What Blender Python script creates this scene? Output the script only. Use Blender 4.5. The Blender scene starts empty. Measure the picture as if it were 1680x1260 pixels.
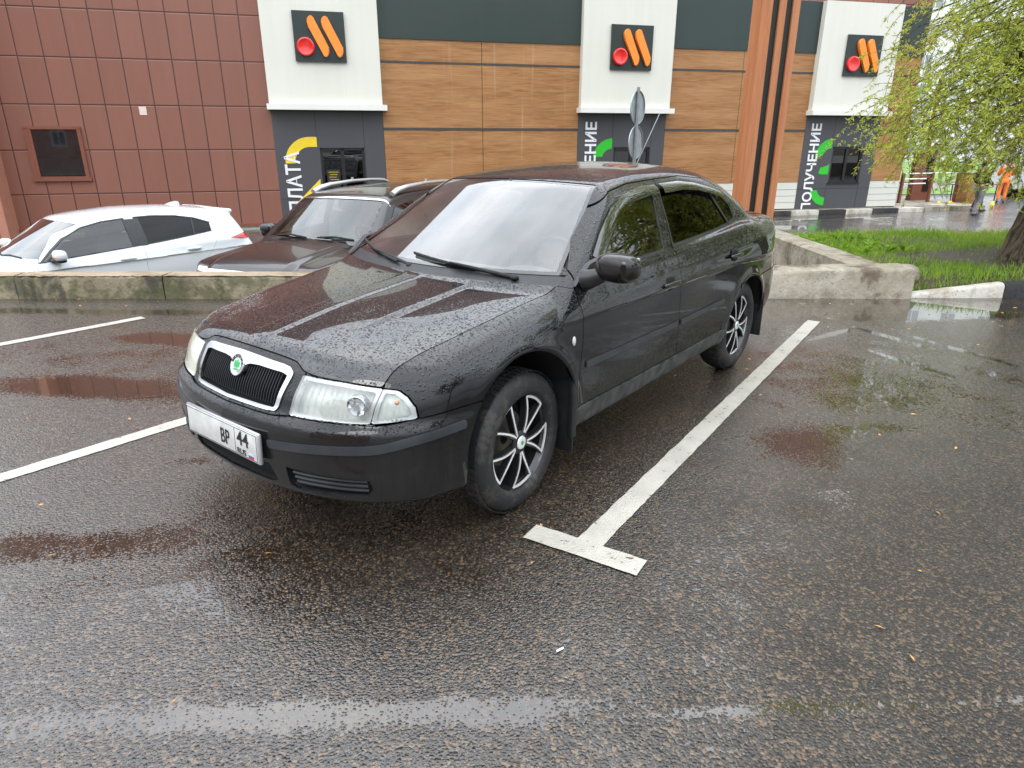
import bpy, bmesh, math, random
import numpy as np
from mathutils import Vector, Matrix
rad=math.radians
S=bpy.context.scene
# ---------------- camera, light, exposure ----------------
cd=bpy.data.cameras.new('camera'); cam=bpy.data.objects.new('camera',cd); S.collection.objects.link(cam)
cam.location=(0,0,1.5485); cam.rotation_euler=(rad(90-19.974),0,0)
cd.sensor_width=36; cd.lens=1096.8/1680*36; cd.clip_end=3000; cd.clip_start=.05
S.camera=cam
S.view_settings.view_transform='Standard'; S.view_settings.look='None'; S.view_settings.gamma=1
S.view_settings.exposure=0.22
SUN_EL,SUN_AZ=52,215      # azimuth clockwise from +Y
W=bpy.data.worlds.new('World'); S.world=W; W.use_nodes=True
nt=W.node_tree; nt.nodes.clear()
def wn(t,**k):
    n=nt.nodes.new(t)
    for a,b in k.items(): setattr(n,a,b)
    return n
sky=wn('ShaderNodeTexSky',sky_type='NISHITA',sun_disc=False,sun_elevation=rad(SUN_EL),sun_rotation=rad(SUN_AZ),air_density=1.5,dust_density=4,ozone_density=1)
tc=wn('ShaderNodeTexCoord'); mp=wn('ShaderNodeMapping'); mp.inputs['Scale'].default_value=(1,1,2.6)
nz=wn('ShaderNodeTexNoise'); nz.inputs['Scale'].default_value=2.3; nz.inputs['Detail'].default_value=6; nz.inputs['Roughness'].default_value=.55
cr=wn('ShaderNodeValToRGB'); cr.color_ramp.elements[0].position=.3; cr.color_ramp.elements[0].color=(7.6,8.5,9.8,1); cr.color_ramp.elements[1].position=.7; cr.color_ramp.elements[1].color=(13.5,13.8,14.2,1)
mx=wn('ShaderNodeMix',data_type='RGBA'); mx.inputs[0].default_value=.9
sx=wn('ShaderNodeSeparateXYZ'); el=wn('ShaderNodeMapRange'); el.inputs[1].default_value=0; el.inputs[2].default_value=.68; el.inputs[3].default_value=.48; el.inputs[4].default_value=2.7; vs_=wn('ShaderNodeVectorMath',operation='SCALE')
bg=wn('ShaderNodeBackground'); bg.inputs['Strength'].default_value=.105; wo=wn('ShaderNodeOutputWorld')
L=nt.links.new
L(tc.outputs['Generated'],mp.inputs[0]);L(mp.outputs[0],nz.inputs['Vector']);L(nz.outputs[0],cr.inputs[0]);L(sky.outputs[0],mx.inputs[6]);L(tc.outputs['Generated'],sx.inputs[0]);L(sx.outputs[2],el.inputs[0]);L(cr.outputs[0],vs_.inputs[0]);L(el.outputs[0],vs_.inputs['Scale']);L(vs_.outputs[0],mx.inputs[7]);L(mx.outputs[2],bg.inputs[0]);L(bg.outputs[0],wo.inputs[0])
sd=bpy.data.lights.new('sun','SUN'); sd.energy=.7; sd.angle=rad(25); sd.color=(1,.97,.92)
so=bpy.data.objects.new('sun',sd); S.collection.objects.link(so)
a,e=rad(SUN_AZ),rad(SUN_EL); dv=Vector((math.sin(a)*math.cos(e),math.cos(a)*math.cos(e),math.sin(e)))
so.rotation_euler=dv.to_track_quat('Z','Y').to_euler()

# ---------------- node helpers ----------------
class NT:
    def __init__(s,name):
        s.m=bpy.data.materials.new(name); s.m.use_nodes=True; s.t=s.m.node_tree; s.t.nodes.clear()
        s.out=s.t.nodes.new('ShaderNodeOutputMaterial'); s._g=None; s._o=None
    def n(s,t,inp=None,**k):
        n=s.t.nodes.new(t)
        for a,b in k.items(): setattr(n,a,b)
        for a,b in (inp or {}).items():
            i=n.inputs[a]
            if isinstance(b,bpy.types.NodeSocket): s.t.links.new(b,i)
            else: i.default_value=b
        return n
    def m_(s,op,a,b=0,c=0,clamp=False):
        n=s.n('ShaderNodeMath',{0:a,1:b,2:c},operation=op); n.use_clamp=clamp; return n.outputs[0]
    def geo(s):
        s._g=s._g or s.n('ShaderNodeNewGeometry'); return s._g
    def obj(s):
        s._o=s._o or s.n('ShaderNodeTexCoord'); return s._o.outputs['Object']
    def pos(s): return s.geo().outputs['Position']
    def sep(s,v): return s.n('ShaderNodeSeparateXYZ',{0:v}).outputs
    def map(s,v,loc=(0,0,0),rot=(0,0,0),sc=(1,1,1)): return s.n('ShaderNodeMapping',{0:v,1:loc,2:rot,3:sc}).outputs[0]
    def noise(s,v,sc,det=3,ro=.5,dist=0): return s.n('ShaderNodeTexNoise',{'Vector':v,'Scale':sc,'Detail':det,'Roughness':ro,'Distortion':dist}).outputs[0]
    def vor(s,v,sc,feature='F1',rnd=1): return s.n('ShaderNodeTexVoronoi',{'Vector':v,'Scale':sc,'Randomness':rnd},feature=feature)
    def ss(s,v,a,b,t0=0.,t1=1.): return s.n('ShaderNodeMapRange',{0:v,1:a,2:b,3:t0,4:t1},interpolation_type='SMOOTHSTEP').outputs[0]
    def mix(s,f,a,b):
        n=s.n('ShaderNodeMix',data_type='RGBA'); 
        for i,v in ((0,f),(6,a),(7,b)):
            if isinstance(v,bpy.types.NodeSocket): s.t.links.new(v,n.inputs[i])
            else: n.inputs[i].default_value=v if i==0 else (*v[:3],1)
        return n.outputs[2]
    def mul(s,c,f):
        n=s.n('ShaderNodeVectorMath',{0:c},operation='SCALE')
        if isinstance(f,bpy.types.NodeSocket): s.t.links.new(f,n.inputs['Scale'])
        else: n.inputs['Scale'].default_value=f
        return n.outputs[0]
    def bump(s,h,d=.002,st=1,nrm=None):
        i={'Height':h,'Distance':d,'Strength':st}
        if nrm is not None: i['Normal']=nrm
        return s.n('ShaderNodeBump',i).outputs[0]
    def bsdf(s,col=(.5,.5,.5),rough=.5,metal=0,nrm=None,coat=0,crough=.03,cnrm=None,spec=.5,ior=1.5,**kw):
        i={'Roughness':rough,'Metallic':metal,'Coat Weight':coat,'Coat Roughness':crough,'Specular IOR Level':spec,'IOR':ior}
        i['Base Color']=col if isinstance(col,bpy.types.NodeSocket) else (*col[:3],1)
        if nrm is not None: i['Normal']=nrm
        if cnrm is not None: i['Coat Normal']=cnrm
        b=s.n('ShaderNodeBsdfPrincipled',i); s.t.links.new(b.outputs[0],s.out.inputs[0]); return b
def simple(name,col,rough=.5,metal=0,coat=0,var=.12,sc=6,bump=0,bsc=60,spec=.5):
    t=NT(name); o=t.obj(); n=t.noise(o,sc,4)
    c=t.mix(t.ss(n,.3,.7),tuple(v*(1-var) for v in col),tuple(v*(1+var) for v in col))
    t.bsdf(c,rough,metal,coat=coat,spec=spec,nrm=t.bump(t.noise(o,bsc,3),bump) if bump else None); return t.m
M={}
# ---------------- mesh helpers ----------------
def tag(o,label=None,cat=None,group=None,kind=None):
    if label:o['label']=label
    if cat:o['category']=cat
    if group:o['group']=group
    if kind:o['kind']=kind
    return o
def empty(name,loc=(0,0,0),rz=0,**k):
    o=bpy.data.objects.new(name,None); S.collection.objects.link(o); o.location=loc; o.rotation_euler=(0,0,rz); o.empty_display_size=.1
    return tag(o,**k)
class MB:
    def __init__(s): s.v=[];s.f=[];s.mi=[];s.T=Matrix();s.k=0
    def add(s,vs,fs):
        b=len(s.v); s.v+= [tuple(s.T@Vector(v)) for v in vs]; s.f+=[tuple(b+i for i in f) for f in fs]; s.mi+=[s.k]*len(fs); return s
    def box(s,x0,x1,y0,y1,z0,z1,bv=0):
        if bv<=0:
            return s.add([(x0,y0,z0),(x1,y0,z0),(x1,y1,z0),(x0,y1,z0),(x0,y0,z1),(x1,y0,z1),(x1,y1,z1),(x0,y1,z1)],[(0,3,2,1),(4,5,6,7),(0,1,5,4),(1,2,6,5),(2,3,7,6),(3,0,4,7)])
        b=bmesh.new(); r=bmesh.ops.create_cube(b,size=1)
        bmesh.ops.scale(b,vec=(x1-x0,y1-y0,z1-z0),verts=b.verts); bmesh.ops.translate(b,vec=((x0+x1)/2,(y0+y1)/2,(z0+z1)/2),verts=b.verts)
        bmesh.ops.bevel(b,geom=b.edges[:],offset=bv,segments=3 if bv>.02 else 2,affect='EDGES',profile=.5)
        b.verts.index_update(); s.add([v.co[:] for v in b.verts],[[v.index for v in f.verts] for f in b.faces]); b.free(); return s
    def prism(s,pts,y0,y1,ax='xz'):
        n=len(pts)
        def P(p,d): return (p[0],d,p[1]) if ax=='xz' else ((d,p[0],p[1]) if ax=='yz' else (p[0],p[1],d))
        vs=[P(p,y0) for p in pts]+[P(p,y1) for p in pts]
        ar=sum(pts[i][0]*pts[(i+1)%n][1]-pts[(i+1)%n][0]*pts[i][1] for i in range(n))
        fs=[tuple(range(n)),tuple(range(2*n-1,n-1,-1))]+[((i+1)%n,i,n+i,n+(i+1)%n) for i in range(n)]
        flip=(ar<0)^(ax!='xz')^(y1<y0)
        if flip: fs=[tuple(reversed(f)) for f in fs]
        return s.add(vs,fs)
    def strip(s,outer,inner,y0,y1,closed=True,ax='xz'):
        # ring between two matching polylines, extruded
        n=len(outer)
        def P(p,d): return (p[0],d,p[1]) if ax=='xz' else ((d,p[0],p[1]) if ax=='yz' else (p[0],p[1],d))
        vs=[P(p,y0) for p in outer]+[P(p,y0) for p in inner]+[P(p,y1) for p in outer]+[P(p,y1) for p in inner]
        fs=[]
        for i in range(n if closed else n-1):
            j=(i+1)%n
            fs+=[(i,j,n+j,n+i),(2*n+j,2*n+i,3*n+i,3*n+j),(j,i,2*n+i,2*n+j),(n+i,n+j,3*n+j,3*n+i)]
        if not closed: fs+=[(0,n,3*n,2*n),(n-1,3*n-1,4*n-1,2*n-1)]
        return s.add(vs,fs)
    def tube(s,pts,r,n=8,cap=True):
        pts=[Vector(p) for p in pts]; rs=r if isinstance(r,(list,tuple)) else [r]*len(pts)
        up=Vector((0,0,1)); vs=[];fs=[]; last=None
        for i,p in enumerate(pts):
            d=(pts[min(i+1,len(pts)-1)]-pts[max(i-1,0)]).normalized()
            if last is None:
                a=d.cross(up if abs(d.z)<.9 else Vector((1,0,0))).normalized()
            else: a=(last-d*last.dot(d)).normalized()
            last=a; b=d.cross(a)
            for k in range(n):
                t=2*math.pi*k/n; vs.append(p+(a*math.cos(t)+b*math.sin(t))*rs[i])
        for i in range(len(pts)-1):
            for k in range(n):
                q=(k+1)%n; fs.append((i*n+k,i*n+q,(i+1)*n+q,(i+1)*n+k))
        if cap: fs+=[tuple(range(n-1,-1,-1)),tuple(range((len(pts)-1)*n,len(pts)*n))]
        return s.add(vs,fs)
    def lathe(s,prof,n=48,ax='y',cx=0,cy=0,cz=0,a0=0,a1=2*math.pi):
        full=abs(a1-a0-2*math.pi)<1e-6; m=n if full else n+1; k=len(prof); vs=[]
        for i in range(m):
            t=a0+(a1-a0)*i/n; c,q=math.cos(t),math.sin(t)
            for r,h in prof:
                vs.append((cx+r*c,cy+h,cz+r*q) if ax=='y' else ((cx+h,cy+r*c,cz+r*q) if ax=='x' else (cx+r*c,cy+r*q,cz+h)))
        fs=[]
        for i in range(n):
            j=(i+1)%m
            for p in range(k-1):
                f=(i*k+p,j*k+p,j*k+p+1,i*k+p+1); fs.append(f if ax!='y' else tuple(reversed(f)))
        return s.add(vs,fs)
    def ell(s,c,r,n=16,m=10,pw=1.0):
        vs=[];fs=[]
        sg=lambda v:math.copysign(abs(v)**pw,v)
        for i in range(m+1):
            p=math.pi*i/m-math.pi/2
            for j in range(n):
                t=2*math.pi*j/n; vs.append((c[0]+r[0]*sg(math.cos(p))*sg(math.cos(t)),c[1]+r[1]*sg(math.cos(p))*sg(math.sin(t)),c[2]+r[2]*sg(math.sin(p))))
        for i in range(m):
            for j in range(n):
                q=(j+1)%n; fs.append((i*n+j,i*n+q,(i+1)*n+q,(i+1)*n+j))
        return s.add(vs,fs)
    def build(s,name,mat,parent=None,smooth=True,ang=35,loc=None):
        me=bpy.data.meshes.new(name); me.from_pydata(s.v,[],s.f)
        mats=mat if isinstance(mat,(list,tuple)) else [mat]
        for q in mats: me.materials.append(q if not isinstance(q,str) else M[q])
        if len(mats)>1: me.polygons.foreach_set('material_index',s.mi)
        me.validate(); me.update()
        if smooth:
            me.polygons.foreach_set('use_smooth',[True]*len(me.polygons)); me.set_sharp_from_angle(angle=rad(ang))
        o=bpy.data.objects.new(name,me); S.collection.objects.link(o)
        if parent: o.parent=parent
        if loc: o.location=loc
        return o
def copy_tree(o,parent=None):
    c=o.copy(); S.collection.objects.link(c); c.parent=parent
    for ch in [x for x in bpy.data.objects if x.parent==o]: copy_tree(ch,c)
    return c
def text(name,s,size,mat,parent,loc,rot,ext=.002,align='LEFT',sx=1,bold=0.0):
    cu=bpy.data.curves.new(name,'FONT'); cu.body=s; cu.size=size; cu.extrude=ext; cu.align_x=align; cu.offset=bold
    tmp=bpy.data.objects.new(name,cu); S.collection.objects.link(tmp)
    dg=bpy.context.evaluated_depsgraph_get(); me=bpy.data.meshes.new_from_object(tmp.evaluated_get(dg)); me.name=name
    bpy.data.objects.remove(tmp); me.materials.clear(); me.materials.append(M[mat])
    o=bpy.data.objects.new(name,me); S.collection.objects.link(o); o.parent=parent; o.location=loc; o.rotation_euler=rot; o.scale=(sx,1,1); return o
# ---------------- implicit surface -> panels ----------------
def surfnet(f,xs,ys,zs):
    V=np.empty((len(xs),len(ys),len(zs)),np.float32)
    for i in range(0,len(xs),64): V[i:i+64]=f(xs[i:i+64,None,None],ys[None,:,None],zs[None,None,:])
    I=V<0
    c=[I[a:a-1 if a==0 else None,b:b-1 if b==0 else None,d:d-1 if d==0 else None] for a in (0,1) for b in (0,1) for d in (0,1)]
    s=sum(x.astype(np.int8) for x in c); act=(s>0)&(s<8); ci=np.argwhere(act); idx=np.full(act.shape,-1,np.int64); idx[act]=np.arange(len(ci))
    acc=np.zeros((len(ci),3)); cnt=np.zeros(len(ci))
    cor=np.array([(a,b,d) for a in (0,1) for b in (0,1) for d in (0,1)]); val=np.stack([V[tuple((ci+k).T)] for k in cor],1)
    for p in range(8):
        for q in range(p+1,8):
            if np.abs(cor[p]-cor[q]).sum()!=1: continue
            a,b=val[:,p],val[:,q]; m=(a<0)!=(b<0); t=np.where(m,a/np.where(m,a-b,1),0)
            acc+=np.where(m[:,None],cor[p]+t[:,None]*(cor[q]-cor[p]),0); cnt+=m
    h=np.array([xs[1]-xs[0],ys[1]-ys[0],zs[1]-zs[0]]); P=np.array([xs[0],ys[0],zs[0]])+(ci+acc/cnt[:,None])*h
    F=[]
    for ax in range(3):
        sl0=[slice(None)]*3; sl1=[slice(None)]*3; sl0[ax]=slice(0,-1); sl1[ax]=slice(1,None)
        A,B=I[tuple(sl0)],I[tuple(sl1)]; e=np.argwhere(A!=B); u,v=[(1,2),(2,0),(0,1)][ax]
        ok=(e[:,u]>0)&(e[:,v]>0)&(e[:,u]<act.shape[u])&(e[:,v]<act.shape[v]); e=e[ok]
        q=[]
        for du,dv_ in ((-1,-1),(0,-1),(0,0),(-1,0)):
            k=e.copy(); k[:,u]+=du; k[:,v]+=dv_; q.append(idx[tuple(k.T)])
        q=np.stack(q,1); fl=~A[tuple(e.T)]; q[fl]=q[fl][:,::-1]; F.append(q)
    F=np.concatenate(F)
    def grad(P):
        e=1e-3; g=np.stack([f(*(P+np.eye(3)[k]*e).T)-f(*(P-np.eye(3)[k]*e).T) for k in range(3)],1)/(2*e); return g
    for _ in range(3):
        g=grad(P); v=f(*P.T); P=P-g*(np.clip(v,-.01,.01)/np.maximum((g*g).sum(1),.2))[:,None]
    T=np.concatenate([F[:,[0,1,2]],F[:,[0,2,3]]])
    fn=np.cross(P[T[:,1]]-P[T[:,0]],P[T[:,2]]-P[T[:,0]])
    if (np.einsum('ij,ij->i',fn,grad(P)[T[:,0]])<0).mean()>.5: T=T[:,::-1]
    return P,T,grad
def clip(V,T,s):
    s=np.where(np.abs(s)<1e-6,1e-6,s); ins=s>0; k=ins[T].sum(1); out=[T[k==3]]; nv=[V]; base=len(V)
    def cutedge(a,b):
        nonlocal base
        lo=np.minimum(a,b);hi=np.maximum(a,b); key=lo*len(V)+hi; u,inv=np.unique(key,return_inverse=True); lo,hi=u//len(V),u%len(V)
        t=(s[lo]/(s[lo]-s[hi]))[:,None]; return V[lo]+(V[hi]-V[lo])*t,inv
    def rot(Tk,want):
        m=ins[Tk]==want; r=m.argmax(1); return np.stack([Tk[np.arange(len(Tk)),(r+j)%3] for j in range(3)],1)
    A=rot(T[k==1],True); B=rot(T[k==2],False)
    if len(A)+len(B):
        ea=np.concatenate([A[:,0],A[:,0],B[:,0],B[:,0]]); eb=np.concatenate([A[:,1],A[:,2],B[:,1],B[:,2]])
        pv,inv=cutedge(ea,eb); nv.append(pv); inv=inv+base; n,m=len(A),len(B)
        a1,a2,b1,b2=inv[:n],inv[n:2*n],inv[2*n:2*n+m],inv[2*n+m:]
        out+= [np.stack([A[:,0],a1,a2],1),np.stack([b1,B[:,1],B[:,2]],1),np.stack([b1,B[:,2],b2],1)]
    V2=np.concatenate(nv); T2=np.concatenate(out); u,inv=np.unique(T2,return_inverse=True)
    return V2[u],inv.reshape(-1,3)
def polysdf(u,v,poly):
    poly=np.array(poly,float); d=np.full(u.shape,1e9); ins=np.zeros(u.shape,bool)
    for i in range(len(poly)):
        a,b=poly[i],poly[(i+1)%len(poly)]; e=b-a; w0,w1=u-a[0],v-a[1]; t=np.clip((w0*e[0]+w1*e[1])/(e@e),0,1)
        d=np.minimum(d,np.hypot(w0-t*e[0],w1-t*e[1]))
        c=((a[1]>v)!=(b[1]>v)); den=e[1] if e[1]!=0 else 1e-9; ins^= c&(u<e[0]*(v-a[1])/den+a[0])
    return np.where(ins,d,-d)
def panel(name,V,T,grad,s,mat,parent,off=0,skirt=.010,label=None,bulge=None):
    """the piece of a shell where s>0, its rim turned inwards; design (x back, y left, z) -> object (y,x,z)"""
    V,T=clip(V,T,s)
    if not len(T): print('EMPTY',name); return None
    N=grad(V); N/=np.maximum(np.linalg.norm(N,axis=1),1e-6)[:,None]
    if callable(off): V=V+N*off(V)[:,None]
    elif off: V=V+N*off
    E=np.concatenate([T[:,[0,1]],T[:,[1,2]],T[:,[2,0]]]); key=np.sort(E,1); u,i,c=np.unique(key[:,0]*len(V)+key[:,1],return_index=True,return_counts=True)
    B=E[i[c==1]]; F=T
    if skirt and len(B):
        bu,inv=np.unique(B,return_inverse=True); inv=inv.reshape(-1,2); n=len(V); m=len(bu)
        V=np.concatenate([V,V[bu],V[bu]-N[bu]*skirt]); N=np.concatenate([N,np.zeros((2*m,3))])
        a,b=inv[:,0]+n,inv[:,1]+n; F=np.concatenate([T,np.stack([b,a,a+m],1),np.stack([b,a+m,b+m],1)])
    V=V[:,[1,0,2]]; N=N[:,[1,0,2]]; F=F[:,::-1]
    me=bpy.data.meshes.new(name); me.vertices.add(len(V)); me.vertices.foreach_set('co',V.astype(np.float32).ravel())
    me.loops.add(len(F)*3); me.loops.foreach_set('vertex_index',F.astype(np.int32).ravel())
    me.polygons.add(len(F)); me.polygons.foreach_set('loop_start',np.arange(0,len(F)*3,3,dtype=np.int32))
    me.materials.append(M[mat]); me.update(calc_edges=True); me.validate()
    me.polygons.foreach_set('use_smooth',np.ones(len(me.polygons),bool))
    if len(me.vertices)==len(N): me.normals_split_custom_set_from_vertices(N.astype(np.float32))
    o=bpy.data.objects.new(name,me); S.collection.objects.link(o); o.parent=parent
    if label:o['label']=label
    return o
def sp(xs,ys):
    xs=np.array(xs,float);ys=np.array(ys,float);d=np.diff(ys)/np.diff(xs)
    m=np.zeros_like(ys);m[0]=d[0];m[-1]=d[-1]
    for i in range(1,len(xs)-1):
        if d[i-1]*d[i]>0: w1=2*(xs[i+1]-xs[i])+xs[i]-xs[i-1];w2=xs[i+1]-xs[i]+2*(xs[i]-xs[i-1]);m[i]=(w1+w2)/(w1/d[i-1]+w2/d[i])
    def f(x):
        x=np.clip(x,xs[0],xs[-1]);i=np.clip(np.searchsorted(xs,x)-1,0,len(xs)-2);h=xs[i+1]-xs[i];t=(x-xs[i])/h
        return (2*t**3-3*t*t+1)*ys[i]+(t**3-2*t*t+t)*h*m[i]+(3*t*t-2*t**3)*ys[i+1]+(t**3-t*t)*h*m[i+1]
    return f
def smax(a,b,k):
    h=np.maximum(k-np.abs(a-b),0)/k
    return np.maximum(a,b)+h*h*k*.25
def smin(a,b,k): return -smax(-a,-b,k)
def sst(a,b,x):
    t=np.clip((x-a)/(b-a),0,1);return t*t*(3-2*t)
# ---------------- sedan ----------------
sW=sp([-.9,-.6,-.3,0,.4,.9,1.5,2.1,2.6,3.0,3.3,3.6],[.835,.845,.852,.858,.862,.865,.865,.862,.852,.825,.785,.73])
sProf=sp([.10,.22,.30,.42,.55,.70,.80,.83,.88,.97,1.1,1.3],[-.09,-.05,-.022,-.004,0,-.003,-.010,-.015,-.036,-.074,-.135,-.24])
sHc=sp([-1.0,-.85,-.77,-.6,-.3,0,.24,.5,1.2,2.4,2.8,3.0,3.15,3.3,3.42,3.55,3.7],[.70,.78,.806,.84,.888,.920,.945,.967,.99,1.035,1.06,1.075,1.07,1.058,1.044,1.01,.95])
sHk=sp([-.9,-.6,-.4,0,.3,.6,2.4,2.8,3.6],[.18,.17,.14,.09,.05,.01,.01,.08,.13])
sF=sp([0,.2,.4,.55,.65,.75,.80,.84,.86,.9],[-.900,-.888,-.853,-.80,-.745,-.655,-.58,-.47,-.36,.0])
sFr=sp([.1,.2,.28,.36,.45,.53,.565,.60,.66,.72,.78,.86],[.16,.065,.02,.004,0,0,.008,.045,.07,.108,.15,.22])
sR=sp([0,.4,.6,.7,.78,.83,.86],[3.60,3.565,3.475,3.37,3.24,3.06,2.8])
sRr=sp([.2,.35,.45,.62,.75,.95,1.05],[.12,.03,0,0,.03,.07,.10])
sRoof=sp([.7,.9,1.0,1.2,1.5,1.8,2.1,2.4,2.65,2.8,3.2],[1.30,1.350,1.368,1.395,1.418,1.425,1.415,1.388,1.35,1.32,1.22])
AR=[(-.045,.385,.36),(2.50,.305,.372)]
def sHood(x,y):
    # raised centre between two diverging fold lines, plus a second softer fold
    h=0
    for (x0,y0,x1,y1,a,w) in ((-.80,.055,.25,.06,.006,.03),(-.55,.335,.25,.350,.010,.034)):
        yl=y0+(y1-y0)*(x-x0)/(x1-x0); h=h-a*sst(-w*.5,w*.5,y-yl)*sst(x0-.02,x0+.22,x)
    return h*sst(.62,.3,x)
def sedan_low(x,y,z):
    zz=z-.033*(np.clip(x,.4,3.2)-.4)
    side=y-(sW(x)+sProf(zz))
    for cx,cz,r in AR:
        rr=np.hypot(x-cx,z-cz); side=side-.012*np.exp(-((rr-r-.015)/.035)**2)*(z>.2)
    top=(z-(sHc(x)-sHk(x)*y*y+sHood(x,y)))*.97
    fr=(sF(y)+sFr(z)-x)*.9
    fr=np.where(y>.5,fr*(1-.45*np.clip((y-.5)/.35,0,1)),fr)
    re=(x-(sR(y)-sRr(z)))*.9
    d=smax(side,top,.13-.09*sst(.2,.7,x)+.05*sst(2.6,3.0,x))
    d=smax(d,fr,.05); d=smax(d,re,.07)
    d=smax(d,.275+.012*sst(-.3,-.5,x)-z,.03)
    return d
def sedan_top(x,y,z):
    side=(y-(.79-.50*(z-.97)-.10*np.clip(z-.97,0,1)**2-.018*(x-1.4)**2))*.89
    s=y/.6
    top=z-(sRoof(x)-.11*y*y-.15*np.clip(x-1.8,0,2)**2*s*s)
    ws=(.20+(z-.955)*1.80+.37*y*y-x)*.485
    rg=(x-(3.17-(z-1.08)*1.75-.25*y*y))*.5
    d=smax(side,top,.09); d=smax(d,ws,.025); d=smax(d,rg,.05)
    return smax(d,.8-z,.01)
def sedan(x,y,z):
    y=np.sqrt(y*y+1e-8)
    return smin(sedan_low(x,y,z),sedan_top(x,y,z),.012+.05*sst(2.3,2.9,x))
# ---------------- materials ----------------
def droplets(t,scale,mask,h=.0012):
    """beads of rain water: height field with random bead sizes"""
    v=t.vor(t.obj(),scale); s=t.sep(t.n('ShaderNodeSeparateColor',{0:v.outputs['Color']}).outputs[0]) if 0 else None
    c=t.n('ShaderNodeSeparateColor',{0:v.outputs['Color']}).outputs[0]
    r=t.m_('MULTIPLY_ADD',c,.40,.08)
    d=t.m_('DIVIDE',v.outputs['Distance'],r)
    b=t.m_('SQRT',t.m_('MAXIMUM',t.m_('SUBTRACT',1,t.m_('MULTIPLY',d,d)),0))
    b=t.m_('MULTIPLY',b,r)
    return t.m_('MULTIPLY',b,mask)
def paint(name,col,drops=True,dirt=True,metal=.0,cior=1.45):
    t=NT(name); o=t.obj(); xyz=t.sep(o); nz_=t.sep(t.geo().outputs['Normal'])[2]
    up=t.ss(nz_,.25,.7)
    if dirt:
        low=t.ss(xyz[2],.78,.30); st=t.noise(t.map(o,sc=(30,30,1.6)),1.0,4,.6); cl=t.noise(o,5,4)
        dm=t.m_('MULTIPLY',low,t.m_('MULTIPLY_ADD',st,.9,t.m_('MULTIPLY',cl,.35)),clamp=True)
        dm=t.m_('MULTIPLY',dm,t.m_('SUBTRACT',1,up),clamp=True)
        dm=t.m_('MULTIPLY',dm,.38)
        c=t.mix(dm,col,(.06,.055,.048)); rg=t.m_('MULTIPLY_ADD',dm,.45,.18); cw=t.m_('MULTIPLY_ADD',dm,-1.1,1,clamp=True)
    else: c=t.mix(0,col,col); rg=.2; cw=1
    if drops:
        n1=t.noise(o,2.2,3)
        d1=droplets(t,88,up); d2=droplets(t,220,up)
        h=t.m_('ADD',t.m_('MULTIPLY',d1,1.25),t.m_('MULTIPLY',d2,.6)); nr=t.bump(h,.012,1)
    else: nr=t.bump(t.noise(o,3,2),.0)
    t.bsdf(c,rg,metal,coat=cw,crough=.02,nrm=nr,cnrm=nr,spec=.04).inputs['Coat IOR'].default_value=cior; return t.m
M['black_paint']=paint('black_paint',(.004,.004,.0052))
M['bonnet_paint']=paint('bonnet_paint',(.004,.004,.0052),dirt=False,cior=1.7)
M['black_paint_dry']=paint('black_paint_dry',(.010,.008,.0075),drops=False,dirt=False)
M['white_paint']=paint('white_paint',(.64,.665,.675),drops=False,dirt=False)
M['trim']=simple('trim',(.013,.0135,.015),.45,var=.3,sc=20,bump=.0004,bsc=400)
M['bumper_strip']=simple('bumper_strip',(.030,.033,.037),.32,var=.25,sc=8)
M['sill_plastic']=simple('sill_plastic',(.045,.046,.045),.5,var=.6,sc=14)
M['dark']=simple('dark',(.006,.006,.006),.7)
M['pit']=simple('pit',(.003,.003,.003),.9)
M['chrome']=simple('chrome',(.62,.63,.65),.10,1,var=.04)
M['silver']=simple('silver',(.80,.80,.78),.3,.25,var=.08,sc=20)
M['rail_silver']=simple('rail_silver',(.62,.63,.64),.3,.8,var=.04)
M['alloy_black']=simple('alloy_black',(.018,.019,.021),.3,.2,coat=.4)
M['disc_steel']=simple('disc_steel',(.20,.17,.14),.45,.9,var=.3,sc=12)
M['beige']=simple('beige',(.46,.42,.36),.8,var=.08)
M['grey_fabric']=simple('grey_fabric',(.16,.15,.145),.85)
M['steering']=simple('steering',(.03,.03,.032),.5)
M['red_lens']=simple('red_lens',(.45,.01,.012),.12,coat=1)
M['amber']=simple('amber',(.50,.24,.12),.3)
M['plate_white']=simple('plate_white',(.56,.56,.54),.35,var=.12,sc=14)
M['ink']=simple('ink',(.015,.015,.015),.5)
M['flag_blue']=simple('flag_blue',(.03,.08,.42),.5); M['flag_red']=simple('flag_red',(.55,.03,.03),.5)
M['logo_green']=simple('logo_green',(.02,.38,.10),.3)
M['frit']=simple('frit',(.008,.008,.009),.15,coat=.8)
def rubber():
    t=NT('tyre_rubber'); o=t.obj(); n=t.noise(o,9,4); n2=t.noise(o,40,3)
    c=t.mix(t.ss(t.m_('MULTIPLY',n,n2),.22,.36),(.016,.016,.017),(.048,.043,.037)); t.bsdf(c,.62,nrm=t.bump(n2,.001)); return t.m
M['rubber']=rubber()
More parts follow.
